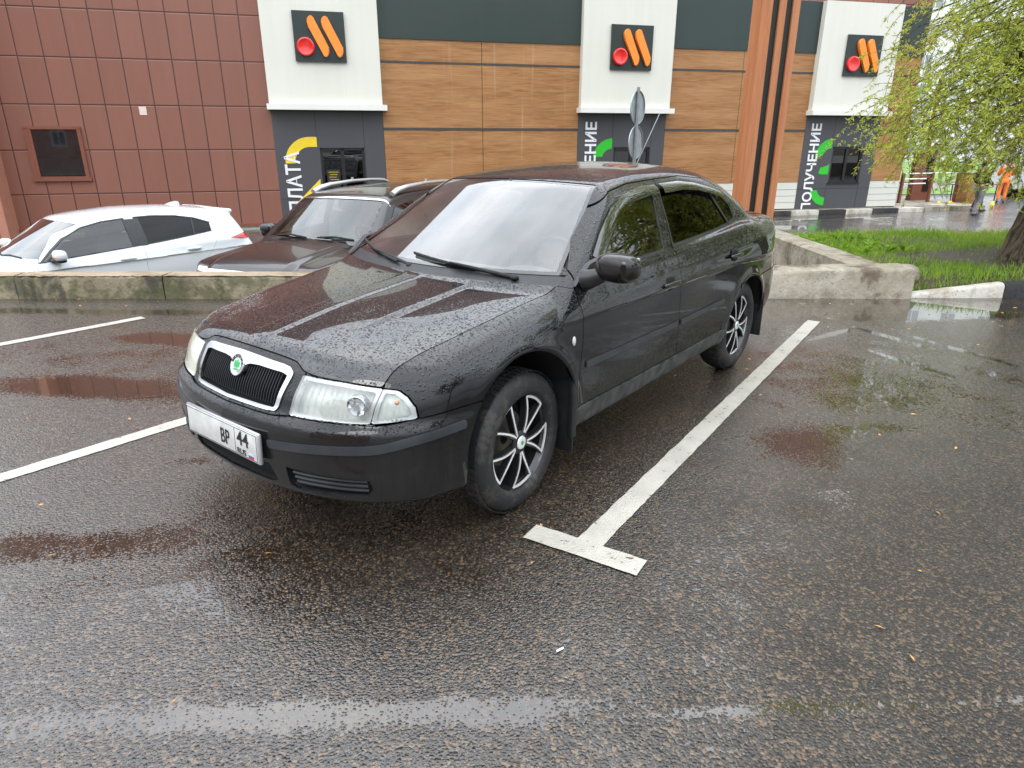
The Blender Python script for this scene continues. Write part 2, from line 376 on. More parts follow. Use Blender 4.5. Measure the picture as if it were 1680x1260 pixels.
def glass(name,tint,ior=1.5,milk=0.,drops=False,rough=0.01,boost=1.9):
    t=NT(name); g=t.geo(); o=t.obj()
    nr=None
    if drops: nr=t.bump(droplets(t,170,t.ss(t.noise(o,1.7,3),.44,.56)),.003,.8)
    tr=t.n('ShaderNodeBsdfTransparent',{0:(*tint,1)})
    gi={'Color':(1,1,1,1),'Roughness':rough}; fi={'IOR':ior}
    if nr is not None: gi['Normal']=nr; fi['Normal']=nr
    gl=t.n('ShaderNodeBsdfGlossy',gi)
    fr=t.n('ShaderNodeFresnel',fi).outputs[0]
    f2=t.m_('MINIMUM',t.m_('MULTIPLY',fr,boost),1.0)
    bf=t.m_('MULTIPLY',f2,1)
    base=tr.outputs[0]
    if milk:
        df=t.n('ShaderNodeBsdfDiffuse',{0:(.75,.78,.8,1)}); base=t.n('ShaderNodeMixShader',{0:t.m_('MULTIPLY',t.ss(t.noise(o,3,4),.2,.9),milk),1:tr.outputs[0],2:df.outputs[0]}).outputs[0]
    ms=t.n('ShaderNodeMixShader',{0:bf,1:base,2:gl.outputs[0]}); t.t.links.new(ms.outputs[0],t.out.inputs[0]); return t.m
M['windscreen']=glass('windscreen',(.80,.86,.84),1.62,.10,boost=1.75)
M['side_glass']=glass('side_glass',(.34,.40,.37),1.5,boost=1.5)
M['tinted_glass']=glass('tinted_glass',(.02,.02,.02),1.42,boost=.75)
M['clear_lens']=glass('clear_lens',(.9,.93,.90),1.45,.34)
M['deflector']=glass('deflector',(.10,.10,.10),1.5,0,True)
def reflector():
    t=NT('lamp_reflector'); o=t.obj(); n=t.m_('SINE',t.m_('MULTIPLY',t.sep(o)[0],300)); n2=t.noise(o,14,2)
    t.bsdf((.66,.69,.64),.42,.35,nrm=t.bump(t.m_('ADD',t.m_('MULTIPLY',n,.05),n2),.012)); return t.m
M['reflector']=reflector()
M['lens_yellow']=simple('lens_yellow',(.62,.62,.52),.22,0,coat=1,var=.05,sc=9)

# ---------------- ground materials ----------------
def asphalt(name,pools,level=0.0,flat=False):
    t=NT(name); p=t.pos(); xyz=t.sep(p)
    # aggregate
    v1=t.vor(p,96); v2=t.vor(p,210); 
    cc=t.n('ShaderNodeSeparateColor',{0:v1.outputs['Color']}).outputs; cs=t.n('ShaderNodeSeparateColor',{0:v2.outputs['Color']}).outputs
    st=t.m_('SUBTRACT',.62,v1.outputs['Distance']); st2=t.m_('SUBTRACT',.6,v2.outputs['Distance'])
    st=t.m_('MULTIPLY',st,t.m_('MULTIPLY_ADD',cc[1],.9,.25)); micro=t.m_('MULTIPLY_ADD',st2,.25,st)
    big=t.noise(p,.55,4,.5); med=t.noise(p,3.2,4,.6); fine=t.noise(p,26,3,.6)
    # low places
    mac=None
    for (x,y,a,b,ang,s) in pools:
        q=t.map(t.n('ShaderNodeVectorMath',{0:p,1:(-x,-y,0)},operation='ADD').outputs[0],rot=(0,0,-rad(ang)))
        q=t.n('ShaderNodeVectorMath',{0:q,1:(1/a,1/b,0)},operation='MULTIPLY').outputs[0]
        d=t.n('ShaderNodeVectorMath',{0:q},operation='LENGTH').outputs['Value']
        g=t.ss(d,1.5,.0,0,s); mac=g if mac is None else t.m_('MAXIMUM',mac,g)
    wet=t.m_('ADD',t.m_('MULTIPLY_ADD',med,1.0,-.5),t.m_('MULTIPLY_ADD',big,.8,-.4))
    depth=t.m_('ADD',wet,t.m_('MULTIPLY',micro,-1.0))
    if mac is not None: depth=t.m_('ADD',depth,mac)
    depth=t.m_('ADD',depth,t.m_('MULTIPLY',fine,-.25))
    wl=t.ss(depth,.08-level,.13-level)
    # colours
    tan=t.ss(cc[0],.80,.90); tan2=t.ss(cs[0],.86,.93)
    base=t.mix(t.ss(t.noise(p,1.1,5,.6),.35,.7),(.009,.0063,.0045),(.018,.0128,.0090))
    base=t.mix(t.ss(cc[2],.3,.9,0,.7),base,(.026,.020,.015))
    base=t.mix(t.m_('MULTIPLY',tan,t.ss(big,.3,.6,.30,.62)),base,(.17,.105,.055)); base=t.mix(t.m_('MULTIPLY',tan2,.4),base,(.20,.15,.10))
    base=t.mix(t.m_('MULTIPLY',wl,.65),base,(.022,.014,.009))
    dry=t.m_('SUBTRACT',1,wl)
    nr=t.bump(t.m_('ADD',micro,t.m_('MULTIPLY',fine,.35)),.007,dry)
    cn=t.bump(t.m_('ADD',micro,t.m_('MULTIPLY',fine,.3)),.0036,dry)
    q_=t.n('ShaderNodeVectorMath',{0:t.n('ShaderNodeVectorMath',{0:p,1:(-2.6,-1.2,0)},operation='ADD').outputs[0],1:(1/2.7,1/2.6,0)},operation='MULTIPLY').outputs[0]
    dz=t.ss(t.m_('ADD',t.n('ShaderNodeVectorMath',{0:q_},operation='LENGTH').outputs['Value'],t.m_('MULTIPLY_ADD',med,.7,-.35)),.45,1.15)
    cwt=t.m_('MAXIMUM',t.m_('MULTIPLY_ADD',dz,.78,.20),wl)
    rg=t.m_('MULTIPLY_ADD',dry,.42,.1); cr_=t.m_('MULTIPLY_ADD',dry,t.ss(big,.35,.65,.03,.13),.004)
    b=t.bsdf(base,rg,nrm=nr,coat=cwt,crough=cr_,cnrm=cn,spec=.35); b.inputs['Coat IOR'].default_value=1.65; return t.m
POOLS=[(2.4,4.4,.9,1.0,0,.30),(-3.6,4.9,1.6,.8,10,.22),(-.9,2.25,1.2,.5,0,.25),(-2.85,4.2,.80,.22,-8,1.1),(-2.9,5.35,.5,.18,-12,.9),(-1.75,2.34,.70,.15,2,.62),(3.7,6.42,1.5,.44,0,1.6),(1.58,3.30,.30,.36,-20,.66),(1.50,2.85,.12,.3,-10,.3),(2.0,3.5,.35,.12,10,.5),(-.55,1.475,.95,.075,2,.62),(.75,1.50,.8,.035,3,.34),(1.7,1.54,.9,.03,3,.34),(-4.6,6.33,3.2,.12,-3,.85),(3.2,5.35,.05,.42,24,.8),(2.95,4.7,.05,.45,24,.7),(3.55,5.0,.05,.5,22,.7),(3.35,4.45,.28,.4,0,.35),(2.72,5.5,.35,.04,35,.8),(-1.5,3.1,.35,.05,0,.4),(1.8,6.4,.8,.2,0,.5)]
M['asphalt']=asphalt('asphalt',POOLS)
M['lane_asphalt']=asphalt('lane_asphalt',[(7.5,20.5,2.0,.6,10,.7),(11,23,2.5,.4,15,.6)],.12)
def roadpaint():
    t=NT('road_paint'); p=t.pos(); v=t.vor(p,150); n=t.noise(p,35,5,.7); n2=t.noise(p,5,4,.7)
    w=t.ss(t.m_('ADD',n,t.m_('MULTIPLY',n2,.6)),.91,1.02)
    c=t.mix(t.ss(n2,.3,.8),(.50,.48,.42),(.37,.35,.30)); c=t.mix(w,c,(.05,.045,.04))
    h=t.m_('SUBTRACT',.6,v.outputs['Distance']); t.bsdf(c,.42,nrm=t.bump(h,.004,.7),coat=.5,crough=.25,cnrm=t.bump(h,.003)); return t.m
M['road_paint']=roadpaint()
def concrete(name,a,b,stain,moss=.0):
    t=NT(name); p=t.pos(); n=t.noise(p,1.7,6,.65); n2=t.noise(p,14,5,.65); st=t.noise(t.map(p,sc=(2.2,2.2,1.4)),1,6,.7)
    c=t.mix(t.ss(n,.35,.65),a,b); c=t.mix(t.ss(st,.48,.62),c,stain)
    if moss: c=t.mix(t.m_('MULTIPLY',t.ss(t.noise(p,4,5,.7),.45,.6),moss),c,(.055,.06,.022))
    c=t.mix(t.ss(t.noise(p,45,3),.62,.72,0,.7),c,(.05,.045,.035))
    nr=t.bump(t.m_('ADD',n2,t.m_('MULTIPLY',t.noise(p,3,4),1.2)),.02); t.bsdf(c,.75,nrm=nr,spec=.4); return t.m
M['concrete_mossy']=concrete('concrete_mossy',(.15,.125,.08),(.23,.195,.125),(.055,.05,.032),.75)
M['concrete_top']=concrete('concrete_top',(.36,.28,.20),(.28,.22,.15),(.20,.15,.10),.15)
M['concrete_grey']=concrete('concrete_grey',(.38,.345,.28),(.27,.235,.175),(.13,.10,.07),.25)
M['kerb_white']=concrete('kerb_white',(.60,.58,.52),(.50,.47,.41),(.36,.32,.26)); M['kerb_black']=concrete('kerb_black',(.022,.023,.026),(.03,.03,.033),(.05,.048,.045))
M['soil']=concrete('soil',(.05,.035,.022),(.075,.055,.035),(.03,.022,.014),.4)
# ---------------- facade materials ----------------
def cassette(name,col,w,h,a0,z0,gap=.012,gc=(.055,.022,.018)):
    t=NT(name); o=t.obj(); s=t.sep(o)
    def line(v,o0,per):
        f=t.m_('FRACT',t.m_('DIVIDE',t.m_('SUBTRACT',v,o0),per)); d=t.m_('MINIMUM',f,t.m_('SUBTRACT',1,f)); return t.m_('MULTIPLY',d,per)
    d=t.m_('MINIMUM',line(s[0],a0,w),line(s[2],z0,h)); g=t.ss(d,gap*.8,gap*1.3,1,0)
    cell=t.n('ShaderNodeCombineXYZ',{0:t.m_('FLOOR',t.m_('DIVIDE',t.m_('SUBTRACT',s[0],a0),w)),1:t.m_('FLOOR',t.m_('DIVIDE',t.m_('SUBTRACT',s[2],z0),h))}).outputs[0]
    wnz=t.n('ShaderNodeTexWhiteNoise',{'Vector':cell}); k=t.m_('MULTIPLY_ADD',wnz.outputs['Value'],.09,.955)
    k=t.m_('MULTIPLY',k,t.m_('MULTIPLY_ADD',t.noise(t.map(o,sc=(1.6,1,.18)),3,5,.65),.22,.89))
    c=t.mul(t.mix(0,col,col),k); c=t.mix(g,c,gc)
    tilt=t.n('ShaderNodeVectorMath',{0:wnz.outputs['Color'],1:(.5,.5,.5)},operation='SUBTRACT').outputs[0]
    tilt=t.mul(tilt,.012); nrm=t.n('ShaderNodeVectorMath',{0:t.geo().outputs['Normal'],1:tilt},operation='ADD').outputs[0]
    nr=t.bump(t.ss(d,gap*.6,gap*2.5),.006,1,nrm); t.bsdf(c,.38,nrm=nr,spec=.45); return t.m
M['brown_cassette']=cassette('brown_cassette',(.235,.100,.070),.6015,1.13,-11.76,.186)
M['brown_corner']=simple('brown_corner',(.42,.19,.13),.4,var=.06)
M['brown_frame']=simple('brown_frame',(.20,.068,.042),.4,var=.06)
def woodp():
    t=NT('wood_panel'); o=t.obj(); n=t.noise(t.map(o,sc=(.9,1,16)),1.6,6,.6,.8); n2=t.noise(t.map(o,sc=(2.5,1,90)),1,4,.6); n3=t.noise(t.map(o,sc=(.35,1,2.2)),1,3)
    c=t.mix(t.ss(n,.32,.68),(.40,.20,.078),(.25,.112,.040)); c=t.mix(t.ss(n2,.5,.8,0,.45),c,(.20,.085,.03)); c=t.mix(t.ss(n3,.4,.7,0,.35),c,(.52,.30,.14))
    stx=t.noise(t.map(o,sc=(5,1,.15)),1,3,.6); c=t.mix(t.ss(stx,.62,.75,0,.25),c,(.55,.45,.32))
    t.bsdf(c,.45,nrm=t.bump(n2,.001),spec=.35); return t.m
M['wood_panel']=woodp()
def pillarwood():
    t=NT('pillar_wood'); o=t.obj(); n=t.noise(t.map(o,sc=(60,60,1.2)),1,5,.6); c=t.mix(t.ss(n,.3,.7),(.52,.195,.075),(.36,.118,.042)); c=t.mix(t.ss(t.noise(t.map(o,sc=(9,9,.4)),1,3),.3,.8,0,.5),c,(.55,.27,.14)); t.bsdf(c,.5); return t.m
M['pillar_wood']=pillarwood()
def metalp(name,col,var=.06,rough=.4,streak=.1,sc=(6,6,.25)):
    t=NT(name); o=t.obj(); n=t.noise(t.map(o,sc=sc),1,4,.6); m=t.noise(o,.8,3); k=t.m_('MULTIPLY_ADD',n,streak,t.m_('MULTIPLY_ADD',m,var*2,1-var-streak/2)); t.bsdf(t.mul(t.mix(0,col,col),k),rough,spec=.4); return t.m
M['cream_panel']=metalp('cream_panel',(.68,.68,.60)); M['white_ledge']=metalp('white_ledge',(.74,.74,.69)); M['green_band']=metalp('green_band',(.030,.046,.042),.1,.35,.15)
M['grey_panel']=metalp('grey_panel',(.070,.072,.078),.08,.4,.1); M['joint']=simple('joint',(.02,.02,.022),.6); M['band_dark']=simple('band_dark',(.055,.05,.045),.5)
M['white_siding']=metalp('white_siding',(.62,.62,.56)); M['frame_black']=simple('frame_black',(.012,.013,.015),.35)
M['board_green']=simple('board_green',(.020,.032,.030),.4,var=.05); M['orange']=simple('orange',(.92,.26,.015),.3,coat=.5,var=.05); M['red']=simple('red',(.78,.02,.015),.25,coat=.6,var=.04)
M['yellow']=simple('yellow',(.82,.60,.03),.4,var=.04); M['green_sign']=simple('green_sign',(.03,.48,.03),.4,var=.04); M['letter_white']=simple('letter_white',(.78,.79,.80),.4,var=.03)
M['grey_metal']=simple('grey_metal',(.36,.39,.41),.38,.6,var=.12,sc=10)
M['window_glass']=glass('window_glass',(.10,.11,.11),1.55)
M['groove_black']=simple('groove_black',(.008,.011,.008),.5)
def leafm(name,a,b,c3):
    t=NT(name); i=t.n('ShaderNodeTexWhiteNoise',{'Vector':t.n('ShaderNodeVectorMath',{0:t.pos(),1:(7,7,7)},operation='MULTIPLY').outputs[0]}).outputs['Value'] if 0 else t.noise(t.pos(),7,3)
    j=t.n('ShaderNodeObjectInfo').outputs['Random']; k=t.noise(t.pos(),.9,3)
    c=t.mix(t.ss(i,.35,.65),a,b); c=t.mix(t.ss(k,.5,.72,0,.7),c,c3)
    b_=t.n('ShaderNodeBsdfDiffuse',{0:c}); tr=t.n('ShaderNodeBsdfTranslucent',{0:t.mul(c,1.25)}); g=t.n('ShaderNodeBsdfGlossy',{0:(.6,.6,.6,1),'Roughness':.35})
    m1=t.n('ShaderNodeMixShader',{0:.42,1:b_.outputs[0],2:tr.outputs[0]}); m2=t.n('ShaderNodeMixShader',{0:.04,1:m1.outputs[0],2:g.outputs[0]}); t.t.links.new(m2.outputs[0],t.out.inputs[0]); return t.m
M['willow_leaf']=leafm('willow_leaf',(.36,.45,.055),(.56,.60,.10),(.62,.52,.14)); M['tree_leaf']=leafm('tree_leaf',(.06,.12,.02),(.10,.17,.03),(.13,.2,.04)); M['grass']=leafm('grass',(.15,.29,.028),(.28,.42,.045),(.30,.33,.08))
M['lawn']=simple('lawn',(.13,.22,.05),.9,var=.4,sc=3)
def barkm():
    t=NT('bark'); p=t.pos(); q=t.map(p,rot=(0,rad(-14),0)); q=t.map(q,sc=(26,26,3.2)); n=t.noise(q,1,5,.65,.6); c=t.mix(t.ss(n,.38,.6),(.025,.018,.012),(.15,.115,.08)); t.bsdf(c,.85,nrm=t.bump(n,.035)); return t.m
M['bark']=barkm()
M['brick_block']=simple('brick_block',(.30,.12,.085),.8,var=.2,sc=.6); M['pane_pale']=simple('pane_pale',(.30,.33,.36),.2)
M['pale_block']=simple('pale_block',(.72,.73,.74),.8,var=.08,sc=.4)
# ---------------- the black sedan ----------------
def build_sedan():
    root=empty('sedan',(-.5842,3.1422,0),-.66992,label='black four-door sedan beaded with rain, parked on wet asphalt before the low concrete barrier',cat='car')
    V,T,G=surfnet(sedan,np.arange(-.96,3.70,.0115),np.arange(-.93,.931,.0115),np.arange(.14,1.47,.0115))
    x,y,z=V.T; Y=np.abs(y)
    def arch(x,z):
        a=np.full(x.shape,1e9)
        for cx,cz,r in AR: a=np.minimum(a,np.where(z>cz,np.hypot(x-cx,z-cz),np.abs(x-cx))-r)
        return a
    ya=np.abs(y); keep=np.maximum(arch(x,z),(.50-ya))
    P_=lambda *a:np.minimum.reduce(a)
    fd=[(.378,.828),(.384,.875),(.395,.92),(.46,1.00),(.614,1.11),(.819,1.235),(1.0,1.306),(1.2,1.334),(1.50,1.346),(1.481,1.258),(1.386,.978),(1.395,.937),(1.371,.861),(1.37,.595),(1.385,.398),(1.38,.385),(.345,.385),(.349,.54),(.373,.699)]
    rd=[(1.50,1.346),(1.481,1.258),(1.386,.978),(1.395,.937),(1.371,.861),(1.37,.595),(1.385,.398),(1.38,.385),(2.06,.385),(2.10,.50),(2.15,.60),(2.24,.69),(2.32,.75),(2.385,.84),(2.41,.93),(2.47,1.0),(2.505,1.09),(2.47,1.185),(2.36,1.262),(2.15,1.325),(1.83,1.352)]
    fg=[(.575,.985),(.60,1.03),(.646,1.078),(.852,1.206),(.961,1.251),(1.12,1.288),(1.26,1.303),(1.41,1.305),(1.397,1.243),(1.34,1.10),(1.296,.985),(1.037,.978)]
    rg=[(1.475,1.25),(1.50,1.311),(1.815,1.314),(2.12,1.278),(2.323,1.227),(2.43,1.154),(2.435,1.055),(2.30,1.036),(2.018,1.018),(1.40,.995),(1.43,1.08)]
    sFD=P_(polysdf(x,z,fd),ya-.45); sRD=P_(polysdf(x,z,rd),ya-.42)
    sFG=P_(polysdf(x,z,fg),ya-.5); sRG=P_(polysdf(x,z,rg),ya-.45)
    yh=sp([-.70,-.628,-.602,-.567,-.422,-.31,.142,.353,.42],[.664,.656,.654,.651,.646,.656,.688,.716,.722])
    zf=sp([0,.05,.2,.289,.353,.40,.538,.656,.7],[.784,.783,.778,.770,.745,.738,.730,.720,.715])
    zb=sp([-.9,-.85,-.82,-.69,-.58,-.45,-.29],[.583,.586,.594,.594,.612,.621,.624])
    sWS=P_(.714-(x-.353)*.316-ya,.935+.25*ya**2-x,x-(.235+.37*ya**2),z-.93)
    sRW=P_(.60-ya,x-(2.76-.15*ya**2),3.10-.2*ya**2-x,z-1.06)
    sHood=P_(yh(x)-ya,z-zf(ya),.178+.35*ya**2-x)
    sCowl=P_(.722-ya,x-(.178+.35*ya**2),(.235+.37*ya**2)-x,z-.90)
    hp=[(.352,.735),(.52,.730),(.659,.718),(.652,.598),(.342,.596)]; ip=[(.659,.718),(.705,.712),(.735,.69),(.762,.655),(.773,.612),(.72,.604),(.652,.598)]
    sHL=P_(polysdf(ya,z,hp),-.45-x); sIN=P_(polysdf(ya,z,ip),-.35-x)
    sBF=P_(zb(x)-z,.3-x); sBR=P_(.655-z,x-2.3)
    sill=P_(.385-z,x-.2,2.3-x)
    sFE=P_(ya-yh(x),np.where(z>.5,.378-.0*z,.378)-x,z-zb(x),.945-z+0*x)
    gap=polysdf(x,z,fd)
    sFE=P_(ya-yh(x),-gap,.45-x,np.where(x<-.1,z-zb(x),z-.385),-(z-.93)-(x-.38)*.3)
    ring_o=[(0,.764),(.10,.761),(.246,.755),(.288,.749),(.308,.733),(.308,.72),(.289,.612),(.277,.599),(.24,.595),(0,.593)]
    ring_i=[(0,.712),(.035,.716),(.07,.728),(.12,.7315),(.255,.729),(.286,.722),(.270,.614),(.260,.609),(0,.607)]
    full=lambda q:q+[(-a,b) for a,b in reversed(q) if a>0]
    RO,RI=full(ring_o),full(ring_i)
    sRO=P_(polysdf(y,z,RO),-.5-x); sRI=P_(polysdf(y,z,RI),-.5-x)
    sGP=P_(np.where(z>0,.352-(z-.6)*(-.06),0)-ya,z-zb(x),zf(ya)-z,-.5-x)
    lg=[(-.285,.400),(.268,.400),(.300,.335),(.27,.322),(-.27,.322),(-.30,.335)]
    sLG=P_(polysdf(y,z,lg),-.5-x)
    fp=[(.355,.407),(.665,.397),(.675,.36),(.655,.328),(.40,.318),(.362,.33)]; sFV=P_(polysdf(ya,z,fp),-.5-x)
    bs=[(.283,.503),(.44,.516),(.587,.527),(.688,.535),(.781,.560),(.85,.577)]; bz=sp([q[0] for q in bs],[q[1] for q in bs])
    sStr=P_(bz(ya)-z,z-(bz(ya)-.036),ya-.275,-.405-x)
    sBoot=P_(ya*-1+.62,x-3.13,z-.66); sTL=P_(ya-.52,x-3.33,z-.70,.93-z)
    sLid=P_(sBoot,-sTL)
    g=.0022
    def mk(name,s,mat,par,off=0,skirt=.012,label=None,sides=True):
        s=P_(s,keep)
        if not sides: return panel(name,V,T,G,s,mat,par,off,skirt,label)
        return [panel(name,V,T,G,P_(s,sg*y),mat,par,off,skirt,label) for sg in (1,-1)]
    mk('hood',sHood-g,'bonnet_paint',root,sides=False,label='black hood covered in rain drops with lengthwise ridges')
    mk('cowl',sCowl,'trim',root,off=-.006,sides=False)
    fen=mk('fender',P_(sFE-g,-sHL-g,-sIN-g,-sCowl,-sHood),'black_paint',root)
    fr=mk('front_door',P_(sFD-g,-sFG),'black_paint',root); rr=mk('rear_door',P_(sRD-g,-sRG),'black_paint',root)
    for i,sg in enumerate((1,-1)):
        for d,sG,mt,gl in ((fr[i],sFG,'side_glass','front'),(rr[i],sRG,'tinted_glass','rear')):
            panel('window',V,T,G,P_(sG-.012,sg*y),mt,d,-.006,0)
            panel('window_seal',V,T,G,P_(sG,.014-sG,sg*y),'trim',d,-.001,.006)
            if gl=='rear': panel('window_bar',V,T,G,P_(sG,x-(2.135+(1.278-z)*.62),2.162+(1.278-z)*.62-x,sg*y),'trim',d,.001,.006)
    # body: everything else that is painted
    rest=P_(*[-s-g for s in (sFD,sRD)],-sHood,-sCowl,-sFE-g*0,-sWS,-sRW,-sBF,-sBR-g,-sill-g,-sHL,-sIN,-sGP,-sLid-g,-sTL)
    mk('body',rest,'black_paint',root,sides=False)
    for nm,s in (('windscreen',sWS),('rear_window',sRW)):
        w=panel(nm,V,T,G,P_(s-.004),'windscreen' if nm=='windscreen' else 'tinted_glass',root,-.004,0)
        panel('window_seal',V,T,G,P_(s,.022-s),'frit',w,-.0032,.004)
    mk('boot_lid',sLid-g,'black_paint',root,sides=False); mk('tail_light',sTL-g,'red_lens',root)
    mk('sill',sill-g,'sill_plastic',root,off=.010)
    bump=mk('front_bumper',P_(sBF-g,-sLG,-sFV,-sStr),'black_paint_dry' if 0 else 'black_paint',root,off=.004,sides=False)
    mk('rear_bumper',sBR-g,'black_paint',root,off=.004,sides=False)
    mk('bumper_strip',sStr-.001,'bumper_strip',bump,off=.0095)
    mk('bumper_vent',sFV,'trim',bump,off=-.022,skirt=-.03); 
    mk('lower_grille',sLG,'dark',bump,off=-.03,skirt=-.034,sides=False)
    # ribs of the vents
    for i in range(4):
        z0=.337+i*.0185
        for sg in (1,-1):
            r_=MB(); r_.tube([(sg*yy,float(sF(np.array(yy)))+float(sFr(np.array(z0)))+.004+.010*(yy>.66),z0+.012-(.66-yy)*.03*0) for yy in np.linspace(.372+.006*(3-i),.658,10)],[.0062]*10,8); r_.build('vent_rib','bumper_strip',bump)
    # door rubbing strips
    for sg in (1,-1):
        i=0 if sg>0 else 1
        for d,xa,xb in ((fr[i],.40,1.35),(rr[i],1.39,2.03)):
            zr=.598+.008*np.clip((x-1.4)/.6,0,1)
            panel('rubbing_strip',V,T,G,P_(zr-z,z-(zr-.03),x-xa,xb-x,sg*y),'bumper_strip',d,.008,.010)
    # grille panel and grille
    mk('grille_surround',P_(sGP-g,-sRO),'black_paint',root,off=.0,sides=False)
    gr=panel('grille',V,T,G,sRI,'pit',root,-.045,-.05)
    panel('chrome_ring',V,T,G,P_(sRO,-sRI),'chrome',gr,lambda v:.006+.007*np.exp(-(np.abs(v[:,1])/.09)**2),.03)
    sl=MB()
    xs=np.arange(-.262,.263,.0150)
    for k,yy in enumerate(xs):
        zt=.729 if abs(yy)>.075 else .722 if abs(yy)>.045 else .700
        if abs(yy)<.042: zt=.682
        xa=float(sF(np.array(abs(yy))))
        q=[(xa+float(sFr(np.array(v)))+.006,v) for v in np.linspace(.618,zt,8)]
        pts=[(yy,a,b) for a,b in q]
        w=.0028
        vs=[];fs=[]
        for j,(px,py,pz) in enumerate(pts): vs+=[(px-w,py+.02,pz),(px-w*.5,py,pz),(px+w*.5,py,pz),(px+w,py+.02,pz)]
        for j in range(len(pts)-1):
            for m in range(3): fs.append((j*4+m,j*4+m+1,j*4+4+m+1,j*4+4+m))
        sl.add(vs,fs)
    o=sl.build('slats','frame_black',gr,smooth=False)
    # badge
    b=MB(); cx,cz=0,.716; xb=float(sF(np.array(0.)))+float(sFr(np.array(cz)))-.010
    b.T=Matrix.Translation((0,xb,cz))@Matrix.Rotation(rad(-24),4,'X')
    b.lathe([(0,-.004),(.030,-.004),(.033,-.006),(.043,-.006),(.045,-.002),(.045,.03)],40,'y'); bd=b.build('badge','chrome',root)
    b=MB(); b.T=Matrix.Translation((0,xb,cz))@Matrix.Rotation(rad(-24),4,'X'); b.lathe([(.0,-.0052),(.029,-.0052)],32,'y'); b.build('badge_face','plate_white',bd)
    b=MB(); b.T=Matrix.Translation((0,xb,cz))@Matrix.Rotation(rad(-24),4,'X'); b.strip([(.043*math.cos(t),.043*math.sin(t)) for t in np.linspace(.2,2.94,20)],[(.031*math.cos(t),.031*math.sin(t)) for t in np.linspace(.2,2.94,20)],-.0062,-.0068,False); b.build('badge_band','joint',bd)
    b=MB(); b.T=Matrix.Translation((0,xb,cz))@Matrix.Rotation(rad(-24),4,'X')
    for q in ([(-.017,-.012),(-.020,.010),(-.010,.020),(-.004,.006),(-.005,-.008)],[(-.003,-.012),(-.003,.018),(.004,.024),(.008,.010),(.006,-.010)],[(.008,-.010),(.010,.010),(.018,.018),(.021,.006),(.017,-.008)],[(-.014,-.022),(.016,-.020),(.018,-.014),(-.016,-.014)]): b.prism(q,-.0058,-.0064)
    b.build('badge_emblem','logo_green',bd)
    for i,ch in enumerate('ŠKODA'):
        a=rad(148-i*29); r=.0365
        m=Matrix.Translation((0,xb,cz))@Matrix.Rotation(rad(-24),4,'X')@Matrix.Translation((-r*math.cos(a)*-1*-1,-.0072,r*math.sin(a)))
        o=text('badge_letter',ch,.011,'plate_white',bd,(0,0,0),(0,0,0),.0002,'CENTER')
        o.matrix_local=Matrix.Translation((0,xb,cz))@Matrix.Rotation(rad(-24),4,'X')@Matrix.Translation((-math.cos(a)*-r*1,-.0072,math.sin(a)*(r-.004)))@Matrix.Rotation(math.pi/2,4,'X')@Matrix.Rotation(-(math.pi/2-a)*1,4,'Z')
    # headlights
    for sg in (1,-1):
        hl=panel('headlight',V,T,G,P_(sHL-.002,sg*y),'clear_lens' if sg>0 else 'lens_yellow',root,.003,.02,label='yellowed headlight lens' if sg<0 else 'clear headlight with ribbed reflector')
        panel('lamp_rim',V,T,G,P_(sHL-.001,.013-sHL,sg*y),'rail_silver',hl,-.003,.02)
        ind=panel('turn_signal',V,T,G,P_(sIN-.0025,sg*y),'clear_lens',root,.003,.02)
        panel('lamp_rim',V,T,G,P_(sIN-.002,.013-sIN,sg*y),'rail_silver',ind,-.003,.02)
        if sg>0:
            panel('reflector',V,T,G,P_(sHL-.003,sg*y),'reflector',hl,lambda v:-.035-.03*np.clip(np.sin((v[:,1]-.35)*9.5),0,1),-.03)
            panel('reflector',V,T,G,P_(sIN-.002,sg*y),'reflector',ind,-.03,-.03)
            for (yy,zz,r) in ((.595,.660,.036),):
                m=MB(); xx=float(sF(np.array(yy)))+.085
                m.T=Matrix.Translation((yy,xx,zz))@Matrix.Rotation(rad(24),4,'Z'); m.lathe([(.0,.0),(.012,-.002),(r*.6,-.004),(r,-.022),(r+.003,-.02),(r+.003,.01)],28,'y'); m.build('bulb_bowl','chrome',hl)
            m=MB(); m.ell((.712,-.618,.672),(.009,.009,.009)); m.build('amber_bulb','amber',ind)
    # number plate
    pr=MB(); pr.T=Matrix.Translation((0,-.912,.463))@Matrix.Rotation(rad(-3),4,'X')
    pr.box(-.268,.268,-.004,.012,-.063,.063,.006); pl=pr.build('number_plate','rail_silver',root)
    q=MB(); q.T=pr.T.copy(); q.box(-.260,.260,-.0065,-.003,-.056,.056,.002); q.build('plate_face','plate_white',pl)
    q=MB(); q.T=pr.T.copy(); q.box(-.2575+.0,-.2535,-.0072,-.006,-.053,.053)
    for (a0,a1,b0,b1) in ((-.2575,.2575,.0515,.0535),(-.2575,.2575,-.0535,-.0515),(.2545,.2570,-.053,.053),(.105,.1075,-.053,.053)): q.box(a0,a1,-.0072,-.006,b0,b1)
    q.build('plate_border','ink',pl)
    def ptxt(s,size,x_,z_,mat='ink',sx=.85): 
        o=text('plate_text',s,size,mat,pl,(0,0,0),(0,0,0),.0006,'LEFT',1,size*.008); o.matrix_local=pr.T@Matrix.Translation((x_,-.0080,z_))@Matrix.Rotation(math.pi/2,4,'X')@Matrix.Diagonal((sx,1,1,1))
    ptxt('BP',.088,.000,-.034,sx=.72); ptxt('44',.082,.122,-.010,sx=1.0); ptxt('RUS',.032,.118,-.047,sx=1.1)
    for i,mt in enumerate(('plate_white','flag_blue','flag_red')):
        q=MB(); q.T=pr.T.copy(); q.box(.197,.232,-.0074,-.006,-.030-.0075*(i+1),-.030-.0075*i); q.build('plate_flag',mt,pl)
